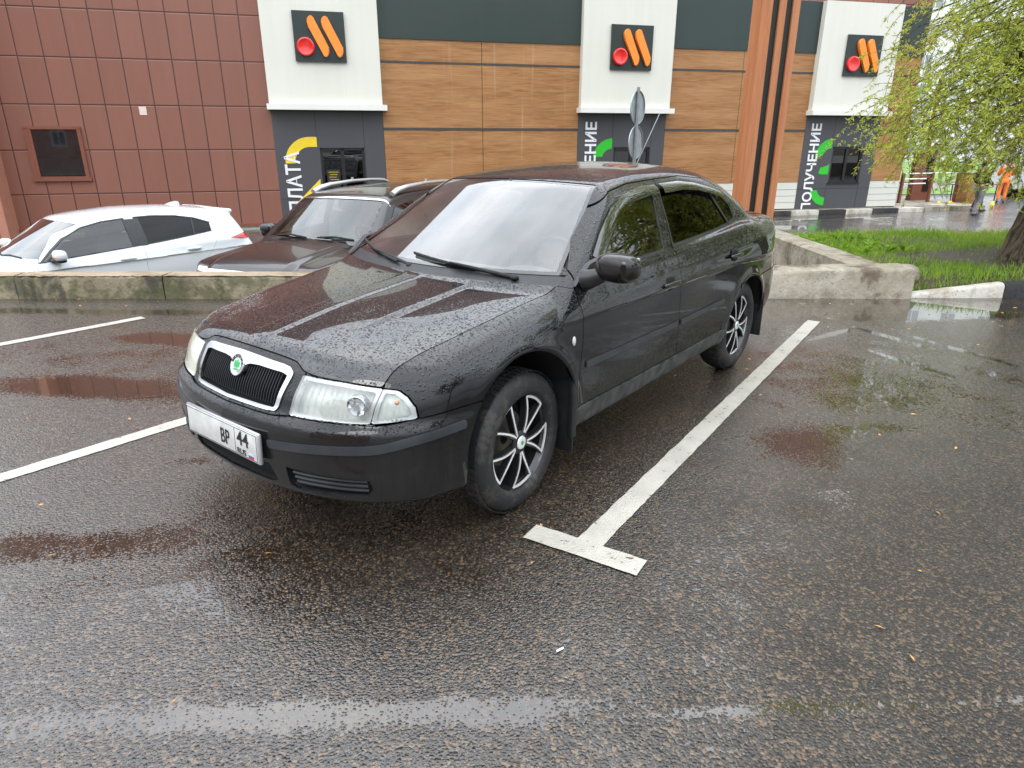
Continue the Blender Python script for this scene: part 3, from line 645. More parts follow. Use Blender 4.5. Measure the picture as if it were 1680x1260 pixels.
    # inner dark shell (seen through the panel gaps) without windows, arches
    solid=P_(-sWS-.0,-sRW,-sFG,-sRG,keep,-sRI,-sLG,-sFV,-sHL,-sIN)
    panel('inner_shell',V,T,G,solid-.004,'dark',root,-.014,0)
    # wheel housings
    for cx,cz,r in AR:
        for sg in (1,-1):
            m=MB(); m.lathe([(r+.012,0),(r+.012,-.36),(.02,-.37)],40,'x',sg*.845 if sg>0 else -.845,cx,cz,0,math.pi)
            for k,vv in enumerate(m.v):
                if sg<0: m.v[k]=(-.845+(-(vv[0]+.845)),vv[1],vv[2])
            m.box(sg*.49-.005,sg*.49+.005,cx-r-.01,cx+r+.01,.22,cz+.02)
            m.build('wheel_housing','pit',root)
    # floor and underside
    m=MB(); m.box(-.60,.60,-.60,3.3,.27,.30); m.box(-.12,.12,.2,3.0,.22,.27); m.build('floor_pan','dark',root)
    m=MB(); m.box(-.70,.70,.2,2.7,.31,.33); m.build('cabin_floor','grey_fabric',root)
    # wheels
    def wheel(cx,sg,st):
        w=empty('wheel',(sg*.79,cx,.315),0); w.parent=root; w.rotation_euler=(0,0,(0 if sg>0 else math.pi)+st)
        t=MB(); 
        prof=[(.212,-.13),(.216,-.165),(.235,-.178),(.275,-.180),(.300,-.168),(.311,-.148),(.3165,-.12),(.3165,-.052),(.311,-.030),(.300,-.010),(.275,.004),(.255,.0065),(.235,.005),(.220,-.002),(.216,-.012),(.212,-.03)]
        t.lathe([(r,h+.02) for r,h in prof],72,'x'); 
        # tread blocks: lateral cuts
        ty=t.build('tyre','rubber',w,ang=50)
        tb=MB()
        for k in range(64):
            a=2*math.pi*k/64
            for h0,h1,da in ((-.055,-.020,.0),(-.085,-.062,.3),(-.115,-.092,0.6)):
                for r0 in (.3165,):
                    a0=a+da*.05; a1=a0+.068; tb.T=Matrix()
                    ps=[(h0+.02,r0*math.cos(a0),r0*math.sin(a0)),(h1+.02,r0*math.cos(a0+.012),r0*math.sin(a0+.012)),(h1+.02,r0*math.cos(a1+.012),r0*math.sin(a1+.012)),(h0+.02,r0*math.cos(a1),r0*math.sin(a1))]
                    k2=(.3165+.0045)/.3165 if h1<-.03 else (.3165+.003)/.3165
                    tb.add(ps+[(p[0],p[1]*k2,p[2]*k2) for p in ps],[(4,5,6,7),(0,1,5,4),(1,2,6,5),(2,3,7,6),(3,0,4,7)])
        tb.build('tread',"rubber",ty,smooth=False)
        r=MB(); r.lathe([(.214,.0),(.217,.006),(.2135,.010),(.2105,.004),(.207,-.012),(.200,-.02),(.194,-.14),(.10,-.15),(.03,-.15)],64,'x'); rim=r.build('rim','alloy_black',w)
        d=MB(); d.lathe([(.03,-.085),(.128,-.085),(.128,-.10)],40,'x'); d.build('brake_disc','disc_steel',w)
        d=MB(); d.box(-.125,-.06,-.11,-.03,.04,.13,.012); d.build('brake_caliper','sill_plastic',w)
        sp_=MB(); sil=MB()
        a_off=rad(57.8)
        def pt(r_,a,h): return (h,r_*math.cos(a),r_*math.sin(a))
        for k in range(5):
            a=a_off+k*math.tau/5
            hw=rad(19.5); r0,r1=.046,.207
            O=[(r0,-.10)]; 
            # twin spokes: wide black arms
            for sgn in (-1,1):
                a0=a+sgn*rad(5); a1=a+sgn*hw
                wd0,wd1=.016,.013
                def arm(mb,wi,h0,h1,ro,rt,aa0,aa1,cv=0.012):
                    ps=[]
                    n=6
                    for i in range(n+1):
                        u=i/n; rr=ro+(rt-ro)*u; an=aa0+(aa1-aa0)*u**.8; hh=h0+(h1-h0)*u+cv*math.sin(u*math.pi)*.5
                        ps.append((rr,an,hh,wi[0]+(wi[1]-wi[0])*u))
                    vs=[];fs=[]
                    for rr,an,hh,w_ in ps:
                        c,s_=math.cos(an),math.sin(an); 
                        for dx in (-1,1):
                            for dh in (0,-1): vs.append((hh+(0 if dh==0 else -mb.dep),rr*c-dx*w_/2*s_,rr*s_+dx*w_/2*c))
                    for i in range(len(ps)-1):
                        b=i*4; fs+=[(b,b+2,b+6,b+4),(b+1,b,b+4,b+5),(b+2,b+3,b+7,b+6),(b+3,b+1,b+5,b+7)]
                    mb.add(vs,fs)
                sp_.dep=.03; sil.dep=.002
                arm(sp_,(.026,.016),.004,.000,.030,.209,a0,a1)
                arm(sil,(.0080,.0090),.0062,.0034,r0,r1,a0*1,a1)
            # silver arc joining the pair near the rim
            arc_o=[pt(.2095,a+t,.0034) for t in np.linspace(-hw,hw,9)]; arc_i=[pt(.1995,a+t,.0034) for t in np.linspace(-hw,hw,9)]
            vs=arc_o+arc_i+[(p[0]-.006,p[1],p[2]) for p in arc_o]+[(p[0]-.006,p[1],p[2]) for p in arc_i]
            fs=[]
            for i in range(8): fs+=[(i,i+1,9+i+1,9+i),(9+i,9+i+1,27+i+1,27+i),(i+1,i,18+i,18+i+1)]
            sil.add(vs,fs)
        sp_.lathe([(0,-.01),(0.052,-.01),(.055,.0),(.045,.006),(.0,.007)],32,'x'); sp_.build('spokes','alloy_black',rim)
        sil.build('spoke_edges','silver',rim,smooth=False)
        c=MB(); c.lathe([(0,.012),(.017,.012),(.028,.011),(.031,.006)],28,'x'); cp=c.build('hub_cap','silver',rim)
        c=MB(); c.lathe([(0,.0128),(.010,.0128)],20,'x'); c.build('hub_emblem','logo_green',cp)
        return w
    wheel(0,1,rad(3.2)); wheel(2.512,1,0); wheel(0,-1,rad(3.2)); wheel(2.512,-1,0)
    # mud flaps
    for sg in (1,-1):
        m=MB(); m.box(sg*.70 if sg>0 else -.865,.865 if sg>0 else -.70,.300,.312,.17,.60,.004); m.box(*( (.845,.872) if sg>0 else (-.872,-.845)),.285,.325,.25,.62,.006); m.build('mud_flap','trim',root)
        m=MB(); m.box(.66 if sg>0 else -.85,.85 if sg>0 else -.66,2.87,2.882,.17,.50,.004); m.build('mud_flap','trim',root)
    # mirrors
    m=MB(); m.prism([(.40,.935),(.56,.955),(.60,1.035),(.52,1.02)],-.762,-.80,'yz'); m.build('mirror_base','trim',root)
    for i,sg in enumerate((1,)):
        m=MB(); m.T=Matrix.Translation((sg*.945,.50,1.022))@Matrix.Rotation(rad(-10*sg),4,'Z')
        m.ell((0,0,0),(.108,.068,.064),40,24,.72); b_=m.build('mirror','trim' if 0 else 'black_paint_dry',root,ang=60)
        g_=MB(); g_.T=Matrix.Translation((sg*.945,.50,1.022))@Matrix.Rotation(rad(-10*sg),4,'Z'); g_.box(-.07,.07,.050,.0665,-.045,.045,.003); g_.build('mirror_glass','chrome',b_)
        a_=MB(); a_.tube([(sg*.79,.47,.955),(sg*.83,.475,.965),(sg*.875,.49,.985)],[.052,.042,.034],12); a_.T=Matrix()
        a_.prism([(.40,.935),(.56,.955),(.60,1.035),(.52,1.02)],sg*.762,sg*.79,'yz'); a_.build('mirror_arm','trim',b_)
    # handles
    for i,sg in enumerate((1,-1)):
        for d,xa,zz in ((fr[i],1.24,.824),(rr[i],2.16,.862)):
            yy=.853
            m=MB(); m.T=Matrix.Translation((sg*yy,xa,zz)); m.ell((0,0,0),(.012,.055,.040),20,12,.8); cup=m.build('handle_cup','pit',d,ang=60)
            m=MB(); m.T=Matrix.Translation((sg*(yy+.018),xa,zz)); m.ell((0,0,0),(.013,.098,.0125),18,10,.6); m.build('door_handle','black_paint_dry',d,ang=60)
        m=MB(); m.ell((sg*.862,.294,.718),(.007,.012,.022),14,10); m.build('side_repeater','plate_white',fen[i],ang=60)
    # rain deflectors along the window tops
    for i,sg in enumerate((1,-1)):
        for d,ps,s_ in ((fr[i],[(.60,1.045),(.72,1.13),(.90,1.232),(1.02,1.275),(1.15,1.303),(1.30,1.318),(1.44,1.32)],fg),(rr[i],[(1.50,1.322),(1.75,1.328),(1.95,1.314),(2.15,1.283),(2.33,1.238)],rg)):
            top=[];bot=[]
            for (a,b) in ps:
                yt=.79-.50*(b-.97)-.1*(b-.97)**2-.018*(a-1.4)**2; top.append((sg*(yt+.012),a,b)); bb=b-.05; ab=a+(.03 if a<1.0 else .012); bot.append((sg*(yt+.052),ab,bb))
            # curved sections
            n=len(ps); vs=[];fs=[]
            for k in range(n):
                t0,t1=Vector(top[k]),Vector(bot[k]); mid=(t0+t1)/2+Vector((sg*.008,0,.006)); vs+=[t0,mid,t1]
            for k in range(n-1):
                for j in range(2): fs.append((k*3+j,k*3+j+1,k*3+4+j,k*3+3+j))
            m=MB(); m.add([v[:] for v in vs],fs); m.build('rain_deflector','deflector',d,ang=70)
    # wipers
    for ya0,ya1,xa in ((.46,.02,.27),(-.16,-.60,.22)):
        m=MB(); 
        def wsx(yy,z_): return .20+(z_-.955)*1.8+.37*yy*yy
        p0=Vector((ya0+.06,.235+.37*ya0*ya0-.01,.958)); 
        e=Vector((ya1,wsx(ya1,.993)-.022,.998)); a_=Vector((ya0,wsx(ya0,.962)-.022,.975))
        m.tube([p0,(p0+e)/2+Vector((0,-.022,.012)),e+(a_-e)*.35+Vector((0,-.016,.010))],[.011,.008,.006],8); m.ell(p0[:],(.020,.020,.014)); wp=m.build('wiper','dark',root,ang=60)
        bl=MB(); 
        pts=[]
        for u in np.linspace(0,1,9): 
            yy=ya0-.02+(ya1-.12-ya0)*u; zz=.968+.040*u; pts.append((yy,wsx(yy,zz)-.012,zz+.004))
        bl.tube(pts,[.007]*9,6); bl.tube([(p[0],p[1]+.004,p[2]-.006) for p in pts],[.004]*9,4); bl.build('wiper_blade','dark',wp)
    # interior
    m=MB(); m.box(-.66,.66,.36,.80,.70,.90,.06); m.T=Matrix.Translation((.36,.62,.90)); m.ell((0,0,0),(.17,.12,.05),20,8); m.build('dashboard','grey_fabric',root,ang=60)
    m=MB(); R_=.185; c0=Vector((.36,.93,.90)); q=Matrix.Translation(c0)@Matrix.Rotation(rad(-65),4,'X'); m.T=q
    m.tube([(R_*math.cos(t),R_*math.sin(t),0) for t in np.linspace(0,math.tau,33)],.015,8,False); m.ell((0,0,.0),(.06,.07,.03),12,8); m.box(-.17,.17,-.02,.02,-.01,.01); m.build('steering_wheel','steering',root,ang=60)
    for sg in (1,-1):
        m=MB(); m.T=Matrix.Translation((sg*.36,1.42,.42)); m.box(-.25,.25,-.25,.25,-.08,.10,.05); m.T=Matrix.Translation((sg*.36,1.66,.55))@Matrix.Rotation(rad(-16),4,'X'); m.box(-.24,.24,-.07,.07,-.05,.58,.06); st=m.build('front_seat','beige',root,ang=60)
        m=MB(); m.T=Matrix.Translation((sg*.36,1.82,1.215)); m.ell((0,0,0),(.13,.05,.085),20,12,.6); m.T=Matrix(); m.tube([(sg*.36-.05,1.81,1.08),(sg*.36-.05,1.82,1.2)],.007,6); m.tube([(sg*.36+.05,1.81,1.08),(sg*.36+.05,1.82,1.2)],.007,6); m.build('head_restraint','beige',st,ang=60)
    m=MB(); m.box(-.62,.62,2.15,2.6,.36,.52,.05); m.T=Matrix.Translation((0,2.62,.5))@Matrix.Rotation(rad(-22),4,'X'); m.box(-.62,.62,-.07,.07,-.05,.58,.06); m.build('rear_seat','beige',root,ang=60)
    m=MB(); m.T=Matrix.Translation((.0,.90,1.262)); m.ell((0,0,0),(.115,.02,.035),18,10,.7); m.T=Matrix(); m.tube([(0,.90,1.28),(0,.935,1.35)],.01,6); m.build('rear_view_mirror','steering',root,ang=60)
    for sg in ():
        m=MB(); m.tube([(sg*.50,1.0,1.30),(sg*.60,.62,1.11),(sg*.67,.44,.99)],.016,6); m.build('pillar_trim','beige',root)
    return root
SEDAN=build_sedan()
# ---------------- two cars down in the drive-through lane ----------------
hW=sp([0,.15,.4,.9,1.4,2.4,3.3,3.9,4.2,4.32],[.60,.74,.82,.875,.888,.892,.885,.85,.79,.70])
hP=sp([.15,.3,.45,.58,.72,.86,.95,1.05,1.3],[-.05,-.022,-.006,0,-.006,-.028,-.058,-.11,-.2])
hT=sp([-.1,.1,.35,.7,.95,1.6,2.5,3.4,4.0,4.35],[.60,.72,.82,.90,.93,.97,1.04,1.10,1.10,1.0])
hR=sp([1.4,1.7,2.1,2.6,3.1,3.7,4.0,4.2],[1.36,1.425,1.475,1.50,1.49,1.435,1.385,1.34])
def hatch(x,y,z):
    y=np.sqrt(y*y+1e-8)
    side=y-(hW(x)+hP(z-.035*(np.clip(x,1.2,4)-1.2)))
    top=(z-(hT(x)-.12*y*y))*.95; fr=(.03+.35*np.clip(y-.2,0,1)**2*1.6+.30*np.clip(z-.55,0,1)**1.3-x)*.85; re=(x-(4.31-.25*np.clip(y-.3,0,1)**2-.25*np.clip(z-.95,0,1)))*.95
    d=smax(side,top,.10); d=smax(d,fr,.10); d=smax(d,re,.12); d=smax(d,.2-z,.03)
    s2=(y-(.845-.46*(z-.95)-.25*np.clip(z-.95,0,1)**2-.02*(x-2.2)**2))*.9
    t2=z-(hR(x)-.13*y*y-.02*0); ws=(.90+(z-.93)*1.62+.30*y*y-x)*.52; rg=(x-(4.30-(z-1.0)*.55-.2*y*y))*.85
    g=smax(s2,t2,.08); g=smax(g,ws,.03); g=smax(g,rg,.06); g=smax(g,.8-z,.01)
    spo=smax(smax(np.abs(x-3.98)-.17,np.abs(z-1.362+.14*(x-4.0))-.038,.05),y-.55,.08)
    g=smin(g,spo,.06)
    a=np.hypot(x-.84,z-.33)
    return smin(d,g,.02)
def build_hatch():
    root=empty('hatchback',(-7.63,8.60,-.9),-rad(37.2),label='white hatchback parked against the low barrier at the far left, under the brown wall',cat='car')
    V,T,G=surfnet(hatch,np.arange(-.1,4.42,.018),np.arange(-.95,.951,.018),np.arange(.16,1.52,.018))
    x,y,z=V.T; ya=np.abs(y); P_=lambda *a:np.minimum.reduce(a)
    fg=[(1.06,.90),(1.24,1.04),(1.45,1.19),(1.72,1.31),(2.02,1.365),(2.34,1.385),(2.40,.985),(1.4,.925)]
    rg=[(2.47,1.388),(2.75,1.39),(3.10,1.362),(3.40,1.305),(3.62,1.22),(3.60,1.08),(3.0,1.025),(2.52,.99)]
    sF=P_(polysdf(x,z,fg),ya-.45); sR=P_(polysdf(x,z,rg),ya-.45)
    fd=[(1.02,.86),(1.12,.97),(1.42,1.22),(1.72,1.36),(2.43,1.43),(2.46,.97),(2.44,.75),(2.44,.30),(1.10,.30)]
    rd=[(2.43,1.43),(2.46,.97),(2.44,.75),(2.44,.30),(3.1,.30),(3.22,.55),(3.50,.80),(3.66,1.0),(3.70,1.18),(3.45,1.36),(2.9,1.43)]
    sFD=P_(polysdf(x,z,fd),ya-.45); sRD=P_(polysdf(x,z,rd),ya-.45)
    ws=(.90+(z-.93)*1.62+.30*ya**2); sWS=P_(.775-(x-1.05)*.27-ya,x-(.93+.30*ya**2),(1.62+.22*ya**2)-x,z-.94,.03-np.abs((ws-x)*.52))
    sRW=P_(.52-ya,z-1.04,1.30-z,x-4.0)
    sTL=P_(polysdf(x,z,[(3.86,.955),(4.1,1.0),(4.4,1.03),(4.4,.92),(4.1,.915)]),ya-.45)
    rgp=.002
    mk=lambda n,s,m,par=root,off=0,sk=.012,sg=0:panel(n,V,T,G,P_(s,y*sg) if sg else s,m,par,off,sk)
    seam=2.42+.05*(z-.95)
    hoodl=P_(.70-ya,.88+.27*ya**2-x,z-.70)
    mk('body',P_(-sFD-rgp,-sRD-rgp,-sWS,-sRW,-sTL,-hoodl-rgp),'white_paint'); mk('hood',hoodl-rgp,'white_paint')
    for sg in (1,-1):
        d=mk('front_door',P_(sFD-rgp,-sF),'white_paint',sg=sg); e=mk('rear_door',P_(sRD-rgp,-sR),'white_paint',sg=sg)
        mk('window',sF-.014,'side_glass',d,-.005,0,sg); mk('window',sR-.014,'tinted_glass',e,-.005,0,sg)
        mk('window_seal',P_(sF,.015-sF),'trim',d,.001,.006,sg); mk('window_seal',P_(sR,.015-sR),'trim',e,.001,.006,sg)
        panel('pillar_panel',V,T,G,P_(x-2.31,2.54-x,z-.985,1.362-z,ya-.5,y*sg),'trim',d,.002,.004)
        panel('quarter_bar',V,T,G,P_(x-(3.34-.22*(1.33-z)),(3.365-.22*(1.33-z))-x,sR,y*sg),'trim',e,.001,.006)
        mk('tail_light',sTL,'red_lens',root,.006,.02,sg)
        for dd,xa,zz in ((d,2.18,.835),(e,3.20,.865)):
            m=MB(); m.T=Matrix.Translation((sg*.902,xa,zz)); m.ell((0,0,0),(.022,.115,.019),16,8,.6); m.build('door_handle','white_paint',dd,ang=60)
        m=MB(); m.T=Matrix.Translation((sg*.98,1.28,.985)); m.ell((0,0,.015),(.125,.075,.075),20,12,.75); q=m.build('mirror','white_paint',root,ang=60)
        m=MB(); m.T=Matrix.Translation((sg*.96,1.28,.94)); m.ell((0,0,0),(.12,.066,.038),16,8,.7); m.ell((-sg*.09,-.03,-.015),(.07,.06,.03),12,8); m.build('mirror_base','trim',q,ang=60)
        m=MB(); m.ell((sg*1.0,1.205,.985),(.085,.008,.012),12,6); m.build('mirror_lamp','amber',q)
        for cx in (.86,3.51):
            m=MB(); m.lathe([(.19,0),(.20,.02),(.30,.02),(.318,-.02),(.318,-.16)],36,'x',0,cx,.318); 
            for k,v in enumerate(m.v): m.v[k]=((v[0]+.84)*sg,v[1],v[2])
            w=m.build('wheel','rubber',root)
            m=MB(); m.lathe([(0,-.02),(.19,-.03)],24,'x',0,cx,.318)
            for k,v in enumerate(m.v): m.v[k]=((v[0]+.85)*sg,v[1],v[2])
            m.build('rim','silver',w)
    mk('windscreen',sWS,'windscreen_far',root,-.004,0); mk('rear_window',sRW,'tinted_glass',root,-.004,0)
    panel('inner_shell',V,T,G,P_(-sWS,-sF,-sR,-sRW),'dark',root,-.03,0)
    # shark-fin antenna
    m=MB(); m.prism([(3.22,1.46),(3.52,1.44),(3.50,1.515),(3.46,1.525),(3.38,1.51)],-.02,.02,'yz'); m.build('antenna','white_paint',root)
    m=MB(); m.box(-.68,.68,1.15,1.6,.70,.90,.08); m.build('dashboard','grey_fabric',root,ang=60)
    for sg in (1,-1):
        m=MB(); m.T=Matrix.Translation((sg*.37,2.35,.55))@Matrix.Rotation(rad(-16),4,'X'); m.box(-.24,.24,-.07,.07,-.05,.55,.06); m.ell((0,0,.68),(.13,.05,.09),16,10,.6); m.build('front_seat','grey_fabric',root,ang=60)
    for a,b in (((.55,.97,.965),(.02,.90,.965)),((-.05,.92,.965),(-.6,1.02,.965))):
        m=MB(); m.tube([a,((a[0]+b[0])/2,(a[1]+b[1])/2-.01,.985),b],.012,6); m.build('wiper','dark',root)
uW=sp([0,.1,.35,.9,1.6,3.2,4.6,4.95],[.78,.88,.955,.975,.985,.985,.97,.90])
uP=sp([.3,.5,.8,1.0,1.12,1.2,1.5],[-.03,-.005,0,-.006,-.03,-.07,-.14])
uT=sp([-.1,.08,.30,.8,1.5,2.0,4.9],[.98,1.06,1.14,1.19,1.225,1.23,1.26])
uR=sp([1.8,2.05,2.4,2.8,3.6,4.4,4.9],[1.66,1.735,1.785,1.81,1.82,1.80,1.74])
def suv(x,y,z):
    y=np.sqrt(y*y+1e-8)
    side=y-(uW(x)+uP(z)); top=z-(uT(x)-.05*y*y-.035*sst(.50,.62,y)*sst(1.6,1.2,x)); fr=(.02+.45*np.clip(y-.3,0,1)**2+.25*np.clip(z-.95,0,1)**1.2-x)*.9
    d=smax(side,top,.09); d=smax(d,fr,.10); d=smax(d,x-4.95,.1); d=smax(d,.35-z,.05)
    s2=(y-(.90-.33*(z-1.2)-.15*np.clip(z-1.2,0,1)**2))*.95; t2=z-(uR(x)-.07*y*y); ws=(1.32+(z-1.2)*1.50+.16*y*y-x)*.55
    g=smax(s2,t2,.10); g=smax(g,ws,.04); g=smax(g,(x-4.9+.2*(z-1.2)),.08); g=smax(g,1.0-z,.01)
    return smin(d,g,.015)
def build_suv():
    root=empty('suv',(-3.14,7.72,-.9),-rad(21.4),label='big dark off-roader with silver roof rails, half hidden behind the black sedan',cat='car')
    V,T,G=surfnet(suv,np.arange(-.1,5.06,.02),np.arange(-1.06,1.061,.02),np.arange(.5,1.95,.02))
    x,y,z=V.T; ya=np.abs(y); P_=lambda *a:np.minimum.reduce(a)
    wsx=1.32+(z-1.2)*1.50+.16*ya**2
    sWS=P_(.79-(x-1.35)*.17-ya,x-(1.35+.16*ya**2),2.075+.1*ya**2-x,z-1.21,.03-np.abs((wsx-x)*.55))
    fg=[(1.74,1.23),(1.96,1.40),(2.24,1.60),(2.55,1.64),(2.80,1.645),(2.82,1.24)]; rg=[(2.92,1.645),(3.85,1.645),(3.85,1.25),(2.90,1.24)]; qg=[(3.95,1.645),(4.65,1.63),(4.70,1.28),(3.93,1.255)]
    sF,sR,sQ=[P_(polysdf(x,z,q),ya-.5) for q in (fg,rg,qg)]
    sH=P_(np.minimum(.62+.12*x,.80)-ya,1.29+.12*ya**2-x,z-1.02); fdl=P_(x-1.50,2.87-x,z-.5,ya-.6,1.72-z)
    mk=lambda n,s,m,par=root,off=0,sk=.012,sg=0:panel(n,V,T,G,P_(s,y*sg) if sg else s,m,par,off,sk)
    mk('body',P_(-sWS,-sF,-sR,-sQ,-sH-.003),'suv_paint'); mk('hood',sH-.003,'suv_paint')
    for sg in (1,-1):
        for s in (sF,sR,sQ):
            w=mk('side_window',s-.01,'side_glass',root,-.006,0,sg); mk('window_seal',P_(s,.016-s),'trim',w,.001,.006,sg)
    w=mk('windscreen',sWS-.004,'windscreen_far',root,-.004,0); mk('window_seal',P_(sWS,.02-sWS),'frit',w,.0,.004)
    panel('windscreen_top_trim',V,T,G,P_(.76-ya,x-(2.065+.1*ya**2),2.095+.1*ya**2-x,z-1.6),'chrome',root,.004,.01)
    panel('inner_shell',V,T,G,P_(-sWS,-sF,-sR,-sQ),'dark',root,-.03,0)
    # chrome strip on the nose
    panel('chrome_strip',V,T,G,P_(1.015-z,z-.965,.80-ya,.6-x),'chrome',root,.012,.02)
    for sg in (1,-1):
        m=MB(); yy=sg*.66
        pts=[(yy,2.34,1.75),(yy,2.48,1.795),(yy,2.75,1.830),(yy,3.3,1.855),(yy,3.9,1.852),(yy,4.25,1.83),(yy,4.40,1.79)]
        m.tube(pts,[.040,.042,.034,.026,.024,.03,.03],10); m.tube([(yy,3.35,1.83),(yy,3.35,1.91)],.02,8); m.build('roof_rail','rail_silver',root,ang=60)
        m=MB(); m.T=Matrix.Translation((sg*1.09,1.80,1.25)); m.ell((0,0,0),(.125,.085,.10),20,12,.65); q=m.build('mirror','suv_paint',root,ang=60)
        m=MB(); m.T=Matrix.Translation((sg*1.09,1.80,1.25)); m.ell((0,.035,0),(.11,.056,.085),16,10,.6); m.build('mirror_glass','chrome',q,ang=60)
        for cx in (.9,3.75):
            m=MB(); m.lathe([(.22,0),(.23,.02),(.36,.02),(.385,-.02),(.385,-.2)],36,'x',0,cx,.385)
            for k,v in enumerate(m.v): m.v[k]=((v[0]+.90)*sg,v[1],v[2])
            w=m.build('wheel','rubber',root)
            m=MB(); m.lathe([(0,-.02),(.22,-.03)],24,'x',0,cx,.385)
            for k,v in enumerate(m.v): m.v[k]=((v[0]+.91)*sg,v[1],v[2])
            m.build('rim','silver',w)
        m=MB(); m.T=Matrix.Translation((sg*.42,2.6,.85))@Matrix.Rotation(rad(-16),4,'X'); m.box(-.26,.26,-.07,.07,-.05,.62,.06); m.ell((0,0,.73),(.14,.05,.10),16,10,.6); m.build('front_seat','beige',root,ang=60)
    m=MB(); m.box(-.75,.75,1.55,1.95,.95,1.14,.08); m.build('dashboard','grey_fabric',root,ang=60)
    m=MB(); m.tube([(-.80,2.0,1.40),(-.76,2.08,1.43),(-.73,2.16,1.50),(-.72,2.22,1.60)],.018,8); m.build('grab_handle','beige',root)
    m=MB(); R_=.19; m.T=Matrix.Translation((.42,2.05,1.19))@Matrix.Rotation(rad(-60),4,'X'); m.tube([(R_*math.cos(t),R_*math.sin(t),0) for t in np.linspace(0,math.tau,25)],.017,8,False); m.build('steering_wheel','steering',root)
    for a,b in (((.60,1.42,1.235),(.05,1.40,1.245)),((-.12,1.38,1.24),(-.62,1.44,1.245))):
        m=MB(); m.tube([a,((a[0]+b[0])/2,(a[1]+b[1])/2-.01,1.265),b],.013,6); m.build('wiper','dark',root)
build_hatch_=1
M['suv_paint']=simple('suv_paint',(.006,.0045,.0045),.25,.0,.55,var=.1); M['windscreen_far']=glass('windscreen_far',(.55,.66,.63),1.5,boost=1.8)
build_hatch(); build_suv()
# ---------------- ground ----------------
LZ=-.9
def struct(name,m,mat,**k): o=m.build(name,mat,smooth=False,**k); o['kind']='structure'; return o
m=MB(); m.add([(-400,-400,LZ-.3),(400,-400,LZ-.3),(400,900,LZ-.3),(-400,900,LZ-.3)],[(0,1,2,3)]); struct('ground',m,'soil')
m=MB(); m.box(-60,60,7.0,75,LZ-.25,LZ); struct('drive_lane',m,'lane_asphalt')
m=MB(); m.box(-60,60,-60,6.885,LZ-.29,0); m.box(4.2,60,6.885,6.98,LZ-.29,0); struct('parking_ground',m,'asphalt')
def quadline(name,pts,w0,w1,label,grp=None,extra=None):
    m=MB(); rnd=random.Random(5); 
    def seg(a,b,w0,w1):
        a,b=Vector((*a,0)),Vector((*b,0)); d=(b-a).normalized(); n=Vector((d.y,-d.x,0)); L_=(b-a).length; k=max(2,int(L_/.035)); vs=[]
        for i in range(k+1):
            u=i/k; w=w0+(w1-w0)*u
            for sgn in (-1,1): vs.append((a+(b-a)*u+n*sgn*(w/2+rnd.uniform(-.002,.002)+.001*math.sin(i*.7)))[:2]+(.004,))
        m.add(vs,[(2*i,2*i+1,2*i+3,2*i+2) for i in range(k)])
    seg(*pts,w0,w1); ne=len(m.v)
    if extra: seg(*extra,.113,.113)
    
    if extra: m.v=[(a,b,c if i<ne else .0065) for i,(a,b,c) in enumerate(m.v)]
    o=m.build(name,'road_paint',smooth=False); tag(o,label,'parking line',grp); return o
quadline('bay_line',((.300,2.325),(2.76,5.94)),.108,.108,'white bay line ending in a T bar, right of the black sedan','painted bay lines',((.075,2.435),(.50,2.175)))
quadline('bay_line',((-2.62,2.76),(-.9,4.88)),.105,.105,'white bay line running under the nose of the black sedan','painted bay lines')
quadline('bay_line',((-4.9,4.23),(-3.44,6.07)),.105,.105,'white bay line at the far left ending short of the mossy barrier','painted bay lines')
# ---------------- concrete barriers ----------------
def rough_block(m,x0,x1,y0,y1,z0,z1,seed,nx=40,amp=.012,zr=None):
    rnd=np.random.RandomState(seed); ph=rnd.rand(8)*6.28; sm=lambda u,j:(math.sin(u*2.3+ph[j%8])+.7*math.sin(u*5.9+ph[(j+3)%8])+.5*math.sin(u*13+ph[(j+5)%8]))*.5; prof=[(y0,z0),(y0-.004,z0+(z1-z0)*.45),(y0+.002,z1-.03),(y0+.02,z1-.006),(y0+.05,z1),((y0+y1)/2,z1+.003),(y1-.03,z1),(y1,z1-.02),(y1,z0)]
    vs=[];k=len(prof); xs=np.linspace(x0,x1,nx+1)
    for i,xx in enumerate(xs):
        dz=(zr(xx) if zr else 0)
        for j,(a,b) in enumerate(prof):
            w=amp if 1<=j<=6 else amp*.3; vs.append((xx,a+(sm(xx*1.3,j)*.55+rnd.normal()*.16)*w,b+(sm(xx,j+2)*.4+rnd.normal()*.12)*w*(j>0 and j<8)+dz*(b>z0+.02)))
    fs=[(i*k+j,(i+1)*k+j,(i+1)*k+j+1,i*k+j+1) for i in range(nx) for j in range(k-1)]+[tuple(range(k-1,-1,-1)),tuple(range(nx*k,nx*k+k))]
    m.add(vs,fs)
wl=empty('concrete_barrier',(0,6.86,0),label='long low mossy concrete barrier between the parking and the lower lane',cat='barrier')
for i,(a,b) in enumerate(((-14,-11.2),(-11.19,-8.1),(-8.09,-5.15),(-5.14,-3.62),(-3.61,-.6),(-.59,2.1))):
    m=MB(); rough_block(m,a,b,0,.27,LZ,.235,i,60); m.build('barrier_block','concrete_mossy',wl,ang=50)
    m=MB(); rnd=np.random.RandomState(i+9); 
    n=50; vs=[]; xs=np.linspace(a+.005,b-.005,n+1)
    for xx in xs: vs+=[(xx,.012+rnd.normal()*.008,.238+rnd.normal()*.002),(xx,.14,.246+rnd.normal()*.002),(xx,.262,.238)]
    m.add(vs,[(3*i_+j,3*i_+3+j,3*i_+4+j,3*i_+1+j) for i_ in range(n) for j in (0,1)]); m.build('worn_top','concrete_top',wl,ang=60)
